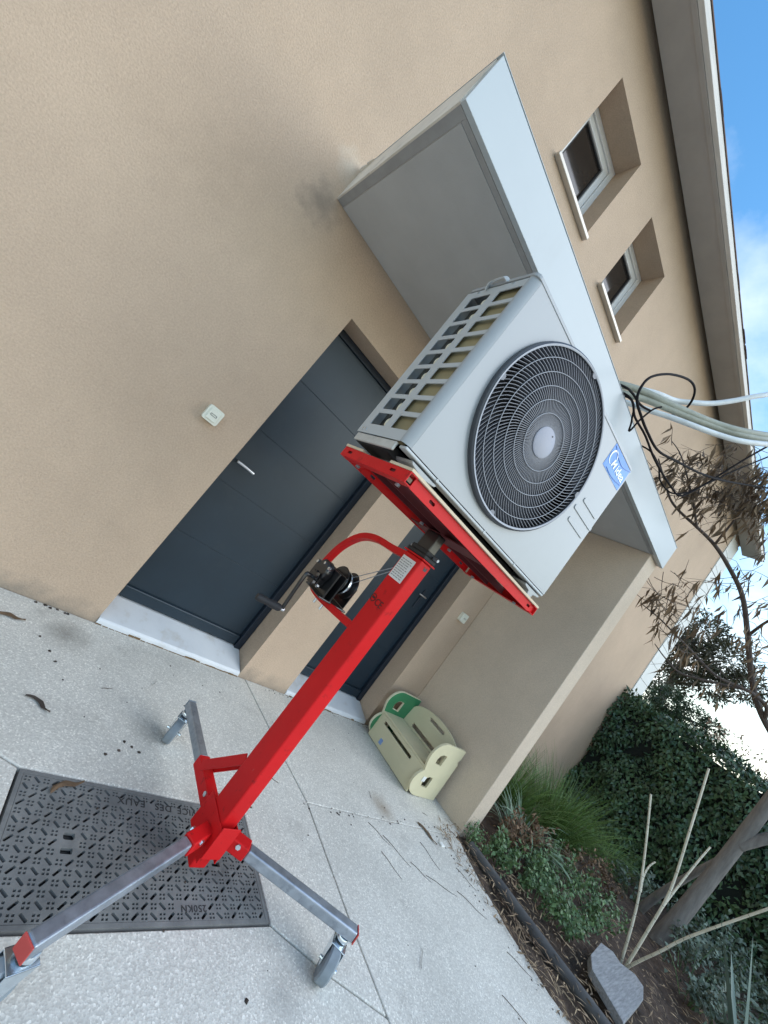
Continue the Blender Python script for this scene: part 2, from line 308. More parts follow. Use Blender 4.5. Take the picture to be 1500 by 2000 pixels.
def from_obj(ob):
    COL.objects.link(ob); dg = bpy.context.evaluated_depsgraph_get(); me = bpy.data.meshes.new_from_object(ob.evaluated_get(dg))
    v = [tuple(p.co) for p in me.vertices]; f = [tuple(p.vertices) for p in me.polygons]
    bpy.data.meshes.remove(me); d = ob.data; bpy.data.objects.remove(ob); bpy.data.curves.remove(d)
    return v, f
def plate2d(outline, holes, th):
    cu = bpy.data.curves.new('t', 'CURVE'); cu.dimensions = '2D'; cu.fill_mode = 'BOTH'; cu.extrude = th / 2
    for poly in [outline] + list(holes):
        sp = cu.splines.new('POLY'); sp.points.add(len(poly) - 1); sp.use_cyclic_u = True
        for q, p in zip(sp.points, poly): q.co = (p[0], p[1], 0, 1)
    return from_obj(bpy.data.objects.new('t', cu))
def text2d(txt, size, th=0.0, spacing=1.0, shear=0.0, off=0.0):
    cu = bpy.data.curves.new('t', 'FONT'); cu.body = txt; cu.size = size; cu.extrude = th / 2; cu.align_x = 'CENTER'; cu.align_y = 'CENTER'; cu.space_character = spacing; cu.shear = shear; cu.offset = off; cu.resolution_u = 4
    return from_obj(bpy.data.objects.new('t', cu))
def rrect(x0, x1, y0, y1, r, n=4):
    p = []
    for cx, cy, a in ((x1 - r, y1 - r, 0), (x0 + r, y1 - r, 90), (x0 + r, y0 + r, 180), (x1 - r, y0 + r, 270)):
        for i in range(n + 1):
            t = R(a + 90 * i / n); p.append((cx + r * math.cos(t), cy + r * math.sin(t)))
    return p
def rect(x0, x1, y0, y1): return [(x0, y0), (x1, y0), (x1, y1), (x0, y1)]

WOFF = {}
def empty(name, loc=(0, 0, 0), rz=0.0, parent=None):
    o = bpy.data.objects.new(name, None); COL.objects.link(o); o.location = loc; o.rotation_euler = (0, 0, rz); o.empty_display_size = 0.1
    return o
def thing(name, label, cat, loc=(0, 0, 0), rz=0.0, group=None):
    o = empty(name, loc, rz); tag(o, label, cat, group); return o
def tag(o, label, cat, group=None, kind=None):
    o['label'] = label; o['category'] = cat
    if group: o['group'] = group
    if kind: o['kind'] = kind
    return o
def root_of(o):
    while o.parent: o = o.parent
    return o
def build(name, mb, mat, parent=None, smooth=False, bevel=0.0, local=False, weld=False, seg=2):
    me = bpy.data.meshes.new(name)
    v = mb.v
    if parent is not None and not local:
        r = root_of(parent); q = r.location; c, s_ = math.cos(-r.rotation_euler.z), math.sin(-r.rotation_euler.z)
        v = [((p[0] - q.x) * c - (p[1] - q.y) * s_, (p[0] - q.x) * s_ + (p[1] - q.y) * c, p[2] - q.z) for p in v]
    me.from_pydata([tuple(p) for p in v], [], mb.f)
    if weld:
        bm = bmesh.new(); bm.from_mesh(me); bmesh.ops.remove_doubles(bm, verts=bm.verts, dist=1e-5); bmesh.ops.recalc_face_normals(bm, faces=bm.faces); bm.to_mesh(me); bm.free()
    me.validate()
    me.materials.append(MATS[mat])
    o = bpy.data.objects.new(name, me); COL.objects.link(o)
    if parent is not None: o.parent = parent
    if smooth:
        me.polygons.foreach_set('use_smooth', [True] * len(me.polygons))
        md = o.modifiers.new('wn', 'EDGE_SPLIT'); md.split_angle = R(38)
    if bevel:
        md = o.modifiers.new('bevel', 'BEVEL'); md.width = bevel; md.segments = seg; md.limit_method = 'ANGLE'; md.angle_limit = R(35)
    return o
def build_each(name, mbs, mat, parent, **k): return [build(name, m_, mat, parent, **k) for m_ in mbs]
def struct(o): o['kind'] = 'structure'; return o
def mesh_np(name, V, F, mat, parent=None):
    V = np.asarray(V, float).reshape(-1, 3)
    if parent is not None:
        r = root_of(parent); V = V - np.array(r.location)
    me = bpy.data.meshes.new(name); F = np.asarray(F, np.int32); k = F.shape[1]
    me.vertices.add(len(V)); me.vertices.foreach_set('co', V.ravel().astype(np.float32))
    me.loops.add(F.size); me.loops.foreach_set('vertex_index', F.ravel())
    me.polygons.add(len(F)); me.polygons.foreach_set('loop_start', np.arange(0, F.size, k, dtype=np.int32)); me.polygons.foreach_set('loop_total', np.full(len(F), k, np.int32))
    me.update(calc_edges=True); me.validate(); me.materials.append(MATS[mat])
    o = bpy.data.objects.new(name, me); COL.objects.link(o)
    if parent is not None: o.parent = parent
    return o
def unit(a): return a / np.maximum(np.linalg.norm(a, axis=-1, keepdims=True), 1e-9)
def leaves(pos, axis, nrm, Ln, Wd, fold=0.25, curl=0.0):
    """folded leaf: 6 vertices, 4 triangles"""
    axis = unit(axis); side = unit(np.cross(axis, nrm)); nn = np.cross(side, axis)
    Ln = Ln[:, None]; Wd = Wd[:, None]
    b = pos; t = pos + axis * Ln + nn * (-curl * Ln); m = pos + axis * Ln * 0.5 + nn * (curl * Ln * 0.2)
    l = pos + axis * Ln * 0.45 - side * Wd * 0.5 + nn * Wd * fold; r = pos + axis * Ln * 0.45 + side * Wd * 0.5 + nn * Wd * fold
    V = np.stack([b, r, t, l, m], 1).reshape(-1, 3); o = (np.arange(len(pos)) * 5)[:, None]
    F = np.concatenate([o + np.array([[0, 1, 4]]), o + np.array([[1, 2, 4]]), o + np.array([[4, 2, 3]]), o + np.array([[0, 4, 3]])], 0)
    return V, F
def blades(base, direc, length, width, droop, seg=5):
    """arching ribbon blades"""
    n = len(base); d = unit(direc); side = unit(np.cross(d, np.array([0, 0, 1.0])) + rng.normal(0, .15, (n, 3)))
    V = np.zeros((n, seg + 1, 2, 3)); p = base.copy(); dd = d.copy(); st = length / seg
    for i in range(seg + 1):
        wv = width * (1 - (i / seg) ** 1.6) + 0.0006
        V[:, i, 0] = p - side * wv[:, None] / 2; V[:, i, 1] = p + side * wv[:, None] / 2
        p = p + dd * st[:, None]; dd = unit(dd + np.array([0, 0, -1.0]) * (droop / seg)[:, None])
    o = (np.arange(n) * (seg + 1) * 2)[:, None]
    F = np.concatenate([o + np.array([[2 * i, 2 * i + 1, 2 * i + 3, 2 * i + 2]]) for i in range(seg)], 0)
    return V.reshape(-1, 3), F

# ================================================================== SETTING
g = MB().add([(-400, -400, -0.16), (400, -400, -0.16), (400, 400, -0.16), (-400, 400, -0.16)], [(0, 1, 2, 3)])
struct(build('ground', g, 'far_ground'))

pav = struct(build('pavement', MB().box(-4.0, 3.0, -7.0, 0.02, -0.16, -0.045), 'joint'))
HT = [(0.474, -0.974), (1.312, -1.026), (1.303, -1.441), (0.447, -1.420)]      # utility cover corners: far left, far right, near right, near left
def inset(poly, d):
    n = len(poly); res = []; area = sum(poly[i][0] * poly[(i + 1) % n][1] - poly[(i + 1) % n][0] * poly[i][1] for i in range(n)); sg = 1 if area > 0 else -1
    for i in range(n):
        a, b, c = Vector(poly[i - 1]), Vector(poly[i]), Vector(poly[(i + 1) % n]); e1 = (b - a).normalized(); e2 = (c - b).normalized()
        n1 = Vector((-e1.y, e1.x)) * sg; n2 = Vector((-e2.y, e2.x)) * sg; k = 1 + n1.dot(n2); q = b + (n1 + n2) * (d / max(k, 0.3)); res.append((q.x, q.y))
    return res
seam = [(1.618, -0.0), (1.66, -0.34), (1.702, -0.68), (1.738, -0.92)]
seam2 = [(1.722, -1.18), (1.708, -1.43), (1.703, -1.735)]
slabs = [
    [(-4, 0)] + [(1.618, 0)] + seam[1:] + seam2 + [(1.50, -1.60), (1.326, -1.462), HT[2], HT[1], HT[0], (0.41, -0.938), (-4, -0.80)],
    [(-4, -0.80), (0.41, -0.938), HT[0], HT[3], HT[2], (1.326, -1.462), (1.50, -1.60), (1.703, -1.735), (1.715, -7), (-4, -7)],
    [(1.618, 0), (3.262, 0), (3.262, -0.95), (3.14, -0.995), (2.7, -0.965), (2.2, -0.945)] + list(reversed(seam[1:])),
    [seam[-1], (2.2, -0.945), (2.7, -0.965), (3.14, -0.995), (3.16, -1.03), (3.10, -1.17), (3.05, -1.30), (3.03, -1.42), (2.99, -1.55), (2.985, -1.72), (2.975, -1.83), (3.0, -1.95), (2.98, -2.2), (3.02, -2.6), (3.0, -7), (1.715, -7)] + list(reversed(seam2)),
]
for i, poly in enumerate(slabs):
    mb = MB(); mb.plate(inset(poly, 0.0035), [], 0.06, lambda x, y, z: (x, y, z - 0.03))
    o = build('slab', mb, 'concrete', None, bevel=0.004, weld=True)
    for v in o.data.vertices: pass
    o.parent = pav

# soil bed right of the paving
nx, ny = 150, 110
X, Y = np.meshgrid(np.linspace(2.9, 9.5, nx), np.linspace(-6.5, 0.3, ny), indexing='ij')
Z = -0.035 + 0.02 * np.sin(X * 5 + np.sin(Y * 4) * 2) * np.cos(Y * 6 + X) + rng.normal(0, 0.008, X.shape) + 0.05 * np.clip(X - 3.5, 0, 2) / 2
Z = np.where(X < 3.25, np.minimum(Z, -0.018), Z)
idx = np.arange(nx * ny).reshape(nx, ny)
F = np.stack([idx[:-1, :-1], idx[1:, :-1], idx[1:, 1:], idx[:-1, 1:]], -1).reshape(-1, 4)
struct(mesh_np('soil_bed', np.stack([X, Y, Z], -1), F, 'soil'))

# ================================================================== HOUSE
house = thing('house', 'beige rendered house wall with two dark doors, white canopy and upper windows', 'house', (1.7, 0.2, 0))
XZ = lambda y0: (lambda x, z, t: (x, y0 + t, z))
holes = [rect(0.635, 1.558, 0.0, 2.168), rect(1.968, 2.88, 0.0, 2.168), rect(0.975, 1.552, 4.06, 4.842), rect(1.967, 2.53, 4.06, 4.835)]
holes[0] = rect(0.635, 1.558, 0.012, 2.168); holes[1] = rect(1.968, 2.88, 0.012, 2.168)
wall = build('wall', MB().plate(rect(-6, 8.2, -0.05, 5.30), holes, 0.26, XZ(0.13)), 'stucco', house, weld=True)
wb = MB().box(-6, 8.2, 0.85, 0.9, -0.05, 5.4); wb.box(8.1, 8.2, 0.26, 5, -0.05, 5.4).box(-6, -5.9, 0.26, 5, -0.05, 5.4)
build('rear_wall', wb, 'stucco_side', house)
sw = build('side_wall', MB().box(3.262, 3.462, -0.948, -0.0, -0.05, 2.512), 'stucco_side', house, bevel=0.006)

# canopy
can = build('canopy', MB().box(0.182, 3.465, -0.965, 0.0, 2.514, 2.721), 'canopy_end', house)
build('fascia', MB().box(0.186, 3.468, -0.992, -0.966, 2.510, 2.722), 'canopy_white', can, bevel=0.002)
build('top_flashing', MB().box(0.180, 3.470, -0.994, 0.0, 2.7235, 2.7255), 'canopy_white', can)
sp = MB().box(0.232, 3.26, -0.935, -0.002, 2.5105, 2.5135); build('soffit_panel', sp, 'soffit_grey', can)
bd = MB().box(0.19, 0.230, -0.963, -0.002, 2.5115, 2.5135); bd.box(0.2305, 3.26, -0.963, -0.937, 2.5115, 2.5135); build('soffit_border', bd, 'soffit_border', can)
pt = MB()
for (x, y, z, sx, sz) in ((0.178, -0.05, 2.70, 0.010, 0.022), (0.178, -0.10, 2.712, 0.008, 0.012)):
    pt.add([(x - sx, y, z - sz), (x - sx * .4, y - .05, z), (x - sx, y + .03, z + sz), (x + .02, y, z - sz), (x + .02, y - .06, z), (x + .02, y + .03, z + sz)], [(0, 1, 2), (0, 3, 4, 1), (1, 4, 5, 2), (2, 5, 3, 0)])
build('plaster_chip', pt, 'canopy_end', can)

# doors
def door(x0, x1, handle_side):
    d = build('door', MB().box(x0 + 0.05, x1 - 0.055, 0.212, 0.255, 0.09, 2.12), 'door_paint', house)
    fr = MB().box(x0 - 0.0, x0 + 0.048, 0.195, 0.262, 0.085, 2.167).box(x1 - 0.052, x1 - 0.002, 0.180, 0.262, 0.06, 2.167).box(x0 + 0.0485, x1 - 0.0525, 0.195, 0.262, 2.122, 2.167)
    build('door_frame', fr, 'door_frame', d, bevel=0.003)
    zz = [0.172, 0.582, 0.964, 1.346, 1.743, 2.118]
    for i in range(5):
        build('panel', MB().box(x0 + 0.052, x1 - 0.057, 0.2085, 0.2118, zz[i] + 0.0010, zz[i + 1] - 0.0010), 'door_paint', d, bevel=0.0012)
    build('kick_rail', MB().box(x0 + 0.052, x1 - 0.057, 0.192, 0.2118, 0.098, 0.168), 'door_paint', d, bevel=0.006)
    hx = x0 + 0.11 if handle_side < 0 else x1 - 0.16
    h = MB()
    if handle_side < 0:
        h.cyl((hx - 0.03, 0.204, 1.115), (hx - 0.03, 0.155, 1.115), 0.009); h.tube([(hx - 0.035, 0.155, 1.115), (hx + 0.03, 0.153, 1.115), (hx + 0.085, 0.158, 1.112)], 0.010, 10)
    else:
        build('handle_plate', MB().box(hx - 0.013, hx + 0.013, 0.198, 0.2042, 1.03, 1.22), 'door_frame', d, bevel=0.004); h.cyl((hx, 0.2, 1.16), (hx, 0.15, 1.16), 0.007); h.tube([(hx + 0.004, 0.15, 1.16), (hx - 0.04, 0.148, 1.16), (hx - 0.085, 0.155, 1.158)], 0.007, 10)
    build('handle', h, 'steel', d, smooth=True)
    # stone threshold
    ts = MB(); a, b = x0 + 0.004, x1 - 0.004
    prof = [(0.27, -0.02), (0.27, 0.092), (0.192, 0.088), (0.10, 0.060), (0.004, 0.032), (-0.006, 0.022), (-0.008, -0.02)]
    n = len(prof); ts.add([(a, y, z) for y, z in prof] + [(b, y, z) for y, z in prof], [(i, (i + 1) % n, n + (i + 1) % n, n + i) for i in range(n)] + [tuple(range(n - 1, -1, -1)), tuple(range(n, 2 * n))])
    t = build('threshold', ts, 'marble', d, bevel=0.003)
    ed = MB(); m = 26
    for i in range(m):
        u = a + (b - a) * (i + .5) / m; wv = (b - a) / m * random.uniform(.5, .75)
        ed.box(u - wv * .9, u + wv * .6, -0.010 - random.random() * .004, -0.0082, 0.0, 0.002 + random.random() ** 2 * 0.008)
    build('threshold_moss', ed, 'rust_moss', d)
    return d
door(0.635, 1.558, -1); door(1.968, 2.88, 1)

# upper windows
def window(x0, x1, z0, z1):
    y = 0.205
    wd = build('window', MB().plate(rect(x0, x1, z0, z1), [rect(x0 + .05, x1 - .05, z0 + .05, z1 - .05)], 0.06, XZ(y + .03)), 'pvc', house, bevel=0.004, weld=True)
    build('sash', MB().plate(rect(x0 + .052, x1 - .052, z0 + .052, z1 - .052), [rect(x0 + .105, x1 - .105, z0 + .105, z1 - .105)], 0.045, XZ(y + .035)), 'pvc', wd, bevel=0.006, weld=True)
    build('bead', MB().plate(rect(x0 + .106, x1 - .106, z0 + .106, z1 - .106), [rect(x0 + .118, x1 - .118, z0 + .118, z1 - .118)], 0.02, XZ(y + .036)), 'black_rubber', wd, weld=True)
    build('pane', MB().box(x0 + .107, x1 - .107, y + .040, y + .046, z0 + .107, z1 - .107), 'glass_dark', wd)
    s = MB(); s.box(x0 - .025, x1 + .012, -0.042, 0.0, z0 - 0.040, z0 - 0.012); s.box(x0 + .002, x1 - .002, 0.0, y + .002, z0 - 0.04, z0 - 0.008)
    build('sill', s, 'sill_alu', wd, bevel=0.004)
window(0.975, 1.552, 4.06, 4.842); window(1.967, 2.53, 4.06, 4.835)

# eave and roof
ev = build('eave_soffit', MB().box(-6.3, 8.42, -0.262, -0.045, 5.205, 5.24), 'eave_soffit', house)
build('shadow_gap', MB().box(-6.3, 8.42, -0.0452, -0.001, 5.285, 5.31), 'iron_dark', ev)
build('soffit_trim', MB().box(-6.3, 8.42, -0.298, -0.2625, 5.190, 5.235), 'eave_soffit', ev, bevel=0.003)
fa = build('eave_fascia', MB().box(-6.3, 8.42, -0.335, -0.2985, 5.196, 5.262), 'fascia_white', house, bevel=0.003)
rf = MB().add([(-6.3, -0.342, 5.2635), (8.45, -0.342, 5.2635), (8.45, 3.4, 6.75), (-6.3, 3.4, 6.75), (-6.3, -0.342, 5.274), (8.45, -0.342, 5.274), (8.45, 3.4, 6.80), (-6.3, 3.4, 6.80)],
              [(0, 3, 2, 1), (4, 5, 6, 7), (0, 1, 5, 4), (1, 2, 6, 5), (2, 3, 7, 6), (3, 0, 4, 7)])
roof = build('roof', rf, 'roof_tile', house)
tile = None
for k in range(48):
    x = -1.4 + k * 0.21
    if tile is None:
        mb = MB(); pr = [(0.095 * math.cos(t), 0.006 * math.sin(t)) for t in [math.pi * i / 8 for i in range(9)]]; v = []
        for yy, zz in ((-0.344, 5.268), (0.2, 5.48)): v += [(x + a, yy, zz + c) for a, c in pr]
        mb.add(v, [(i, i + 1, 10 + i, 9 + i) for i in range(8)] + [tuple(range(9))])
        tile = build('roof_tile', mb, 'roof_tile', roof); t0 = x
    else:
        o = tile.copy(); COL.objects.link(o); o.parent = roof; o.location.x = x - t0; o.location.y = random.uniform(-0.006, 0.02)
# white corner blocks at the far end of the wall
q0 = None; z = 0.0
for k in range(16):
    hh = 0.325
    if q0 is None: q0 = build('corner_block', MB().box(7.70, 8.215, -0.014, 0.25, 0.003, hh - 0.003), 'quoin', house, bevel=0.004)
    else:
        o = q0.copy(); COL.objects.link(o); o.parent = house; o.location.z = hh * k

# ================================================================== WALL SWITCHES
def switch(x, z, label, y=0.0):
    t = thing('wall_switch', label, 'switch', (x, y, z), 0, 'wall switches beside the doors')
    build('plate', MB().plate(rrect(-.042, .042, -.042, .042, .012), [], 0.034, lambda a, b, c: (a, c - 0.017, b)), 'switch_ivory', t, local=True, bevel=0.004, weld=True)
    r = build('rocker', MB().box(-.028, .028, -0.041, -0.0345, -.030, .030), 'switch_ivory', t, local=True, bevel=0.003)
    build('name_slot', MB().plate(rrect(-.018, .018, -.006, .006, .0055), [rrect(-.016, .016, -.004, .004, .0038)], 0.002, lambda a, b, c: (a, c - 0.042, b)), 'ink', r, local=True, weld=True)
switch(0.41, 1.23, 'square ivory bell switch on the open wall left of the nearer door')
switch(3.09, 1.23, 'small ivory bell switch on the narrow wall right of the farther door')

# ================================================================== UTILITY COVER
hc = thing('utility_cover', 'grey patterned water service cover set in the paving', 'manhole cover', (0.885, -1.213, 0))
cpoly = lambda d: inset(HT, d)
fr = MB(); fr.plate(inset(HT, 0.004), [inset(HT, 0.016)], 0.04, lambda x, y, z: (x, y, z - 0.019))
build('frame', fr, 'iron', hc, weld=True)
build('cover_base', MB().plate(inset(HT, 0.017), [], 0.02, lambda x, y, z: (x, y, z - 0.026)), 'iron_dark', hc, weld=True)
def bil(u, v):
    a, b, c, d = [Vector(p) for p in HT]; top = a.lerp(b, u); bot = d.lerp(c, u); q = bot.lerp(top, v); return (q.x, q.y)
NX, NY = 30, 15; lw, lh = 0.838, 0.425; e = 0.017
cw, chh = (lw - 2 * e) / NX, (lh - 2 * e) / NY
def cellproto(hl_, w_=1, h_=1): return plate2d(rect(0, cw * w_, 0, chh * h_), hl_, 0.010)
dot = lambda x, y, q=.0033: [(x - q, y - q), (x + q, y - q), (x + q, y + q), (x - q, y + q)]
def slot45(sg):
    ca, sa = math.cos(R(45)), math.sin(R(45)) * sg
    return [(cw / 2 + p * ca - q * sa, chh / 2 + p * sa + q * ca) for p, q in ((-.0130, -.0026), (-.0112, -.0040), (.0112, -.0040), (.0130, -.0026), (.0130, .0026), (.0112, .0040), (-.0112, .0040), (-.0130, .0026))]
PROT = {'dots': cellproto([dot(cw / 2 + a * .0054, chh / 2 + b * .0054) for a in (-1, 1) for b in (-1, 1)]), '/': cellproto([slot45(1)]), 'b': cellproto([slot45(-1)]), 'plain': cellproto([]),
        'key': cellproto([rrect(cw * 1.0 - .016, cw * 1.0 + .016, chh * 1.5 + .010, chh * 1.5 + .032, .007, 3), rrect(cw - .016, cw + .016, chh * 1.5 - .030, chh * 1.5 - .012, .003, 2)], 2, 3)}
mb = MB(); used = set()
def put(kind, i, j):
    v, f = PROT[kind]; mb.add([(*bil((e + i * cw + p[0]) / lw, (e + j * chh + p[1]) / lh), p[2] - 0.0045) for p in v], f)
for i0 in (5, 23):
    put('key', i0, 6); used |= {(i0 + a, 6 + b) for a in range(2) for b in range(3)}
for i in range(NX):
    for j in range(NY):
        if (i, j) in used: continue
        if (j == NY - 2 and 10 <= i <= 24) or (j == 1 and 18 <= i <= 21): put('plain', i, j)
        elif (i + j) % 2 == 0: put('dots', i, j)
        else: put('/' if ((i + 1) // 2 + j // 2) % 2 else 'b', i, j)
cov = build('cover_plate', mb, 'iron', hc, weld=False)
def letter(txt, size, u, v, rot, name, mat, parent, z):
    tv, tf = text2d(txt, size, 0.003, 1.12)
    c, s_ = math.cos(rot), math.sin(rot); q = bil(u, v)
    return build(name, MB().add([(q[0] + p[0] * c - p[1] * s_, q[1] + p[0] * s_ + p[1] * c, z + p[2]) for p in tv], tf), mat, parent)
for wd_, uu in (('SERVICE', .715), ('DES', .565), ('EAUX', .425)): letter(wd_, 0.036, uu, 0.888, R(180 - 3), 'lettering', 'iron_dark', cov, 0.0002)
letter('250KN', 0.028, 0.668, 0.118, R(180 - 1), 'lettering', 'iron_dark', cov, 0.0002)

# ================================================================== LIFTING TROLLEY
MX, MY = 1.008, -1.254
lt = thing('lifting_trolley', 'red hand winch lift on three galvanised castor legs carrying the outdoor unit', 'lift', (MX, MY, 0))
x0, x1, y0, y1 = MX - .03, MX + .03, MY - .05, MY + .05
mast = build('mast', MB().box(x0, x1, y0, y1, 0.045, 1.262), 'red_paint', lt, bevel=0.006)
build('top_plate', MB().box(x0 - .006, x1 + .006, y0 - .008, y1 + .008, 1.2625, 1.268), 'red_paint', mast, bevel=0.001)
im = build('inner_mast', MB().box(MX - .02, MX + .02, MY - .036, MY + .036, 1.2685, 1.372), 'black_metal', lt, bevel=0.004)
build('collar', MB().box(MX - .033, MX + .033, MY - .052, MY + .052, 1.2690, 1.284).box(MX - .028, MX + .028, MY - .046, MY + .046, 1.2845, 1.302), 'black_rubber', im, bevel=0.003)
bt = []
for p in ((MX + .0, MY + .062), (MX + .01, MY - .062)): bt.append(MB().cyl((p[0], p[1] - .012, 1.292), (p[0], p[1] + .012, 1.292), 0.006, 8))
build_each('bolt', bt, 'galv', im)
# serial label and CE mark on the -x face of the mast
fx = x0
lab = build('label', MB().plate(rect(-1.287, -1.212, 1.150, 1.243), [], 0.001, lambda y, z, t: (fx - 0.0008 + t * .5, y, z)), 'paper', mast, weld=True)
ink = MB()
for r_ in range(9):
    z = 1.232 - r_ * 0.0088; y = -1.218; 
    for k in range(5):
        wv = random.uniform(.005, .014)
        if y - wv < -1.283: break
        ink.box(fx - 0.0022, fx - 0.0014, y - wv, y, z - .0030, z); y -= wv + random.uniform(.002, .006)
build('label_print', ink, 'ink_grey', lab)
def mast_text(txt, size, y, z, nm, mat):
    tv, tf = text2d(txt, size, 0.0008)
    return build(nm, MB().add([(fx - 0.0010 - p[2], y - p[0], z + p[1]) for p in tv], tf), mat, mast)
mast_text('CE', 0.036, -1.262, 1.050, 'ce_mark', 'ink_red')
rg = MB(); rg.plate([(0.015 * math.cos(t), 0.015 * math.sin(t)) for t in np.linspace(0, 2 * math.pi, 20)[:-1]], [[(0.012 * math.cos(t), 0.012 * math.sin(t)) for t in np.linspace(0, 2 * math.pi, 20)[:-1]]], 0.0008, lambda a, b, c: (fx - 0.0010 - c, -1.222 - a, 1.055 + b))
rg.box(fx - .0016, fx - .0008, -1.230, -1.214, 1.052, 1.060)
build('print_mark', rg, 'ink_red', mast)
build('arrow_print', MB().add([(MX + .0, y0 - .0012, 1.235), (MX + .016, y0 - .0012, 1.235), (MX + .016, y0 - .0012, 1.252), (MX + .008, y0 - .0012, 1.243), (MX, y0 - .0012, 1.252)], [(0, 1, 2, 3), (0, 3, 4)]), 'ink', mast)
# bow carrying the winch
bowp = [(1.0, -1.205, 1.246), (1.0, -1.12, 1.238), (1.0, -1.0, 1.232), (1.0, -.905, 1.200), (1.0, -.838, 1.125), (1.0, -.812, 1.035), (1.0, -.818, .965), (1.0, -.848, .915), (1.0, -.93, .903), (1.0, -1.07, .912), (1.0, -1.205, .925)]
build('bow', MB().tube(bowp, 0.01, smooth=6, square=(0.026, 0.026)), 'red_paint', lt, smooth=True)
# winch
wy, wz = -.952, .995
wn = build('winch', MB().box(.945, .953, wy - .075, wy + .075, .918, 1.035).box(.982, .990, wy - .075, wy + .075, .918, 1.035).box(.92, 1.075, wy - .085, wy + .05, .916, .923).box(1.070, 1.076, wy - .06, wy + .05, .923, 1.02), 'black_metal', lt, bevel=0.004)
dr = MB().lathe([(0.0, 0.992), (.058, .992), (.060, .995), (.058, .999), (.03, 1.003), (.03, 1.018), (.048, 1.019), (.05, 1.022), (.048, 1.025), (.03, 1.027), (.03, 1.050), (.058, 1.053), (.061, 1.058), (.056, 1.063), (.02, 1.066), (.02, 1.085), (0.0, 1.085)], (0, wy - .015, wz + .012), (1, 0, 0), 40)
build('drum', dr, 'black_metal', wn, smooth=True)
rope = MB()
for k in range(5): rope.lathe([(.0335 + .002 * math.cos(t), 1.0265 + .0045 * k + .002 * math.sin(t)) for t in np.linspace(0, 2 * math.pi, 7)], (0, wy - .015, wz + .012), (1, 0, 0), 28)
build('rope_turn', rope, 'galv', wn, smooth=True)
hs = MB().lathe([(0, .908), (.040, .908), (.046, .914), (.046, .940), (.0, .9405)], (0, wy + .005, wz + .005), (1, 0, 0), 28); hs.box(.910, .942, wy - .03, wy + .058, wz - .055, wz + .03)
build('gear_housing', hs, 'black_metal', wn, smooth=True, bevel=0.003)
rt = MB(); cogs = []
for k in range(24):
    rr_ = .024 if k % 2 else .032; t = 2 * math.pi * k / 24; cogs.append((rr_ * math.cos(t), rr_ * math.sin(t)))
rt.plate(cogs, [], .012, lambda a, b, c: (.894 + c, wy - .012 + a, wz - .035 + b)); build('ratchet', rt, 'black_metal', wn, weld=True)
bl = []
for (a, b) in ((-.045, .03), (.05, .02), (.045, -.045), (-.05, -.05), (.0, .035)): bl.append(MB().cyl((.903, wy + a, wz + b), (.913, wy + a, wz + b), .007, 6))
bl.append(MB().cyl((.884, wy - .012, wz - .035), (.9, wy - .012, wz - .035), .008, 8))
for yy in (wy - .03, wy + .03): bl.append(MB().cyl((1.0, yy, .868), (1.0, yy, .89), .0055, 6))
build_each('bolt', bl, 'zinc', wn)
build('brake_band', MB().lathe([(.0505, 1.018), (.0525, 1.0185), (.0525, 1.0255), (.0505, 1.026)], (0, wy - .015, wz + .012), (1, 0, 0), 36), 'zinc', wn, smooth=True)
ck = build('crank', MB().tube([(.888, wy - .012, wz - .035), (.868, wy - .012, wz - .037), (.858, wy - .014, wz - .05), (.862, -.978, .80)], .008, 10, smooth=4), 'black_metal', wn, smooth=True)
build('crank_grip', MB().lathe([(0, 0), (.011, 0), (.014, .006), (.0155, .03), (.013, .06), (.015, .095), (.012, .106), (0, .107)], (.855, -.979, .797), (-1, .12, -.05), 18), 'black_rubber', ck, smooth=True)
build('crank_nut', MB().cyl((.872, -.978, .797), (.858, -.978, .797), .007, 6), 'zinc', ck)
# wire ropes from the drum to the hole in the mast
wr = MB(); wr.tube([(1.030, wy - .03, wz + .045), (1.008, -1.204, 1.205)], .0016, 6); wr.tube([(1.042, wy - .045, wz + .032), (1.012, -1.204, 1.196)], .0016, 6)
build('wire_rope', wr, 'galv', lt)
build('rope_eyelet', MB().cyl((1.006, -1.2035, 1.20), (1.006, -1.2005, 1.20), .012, 14), 'zinc', mast)
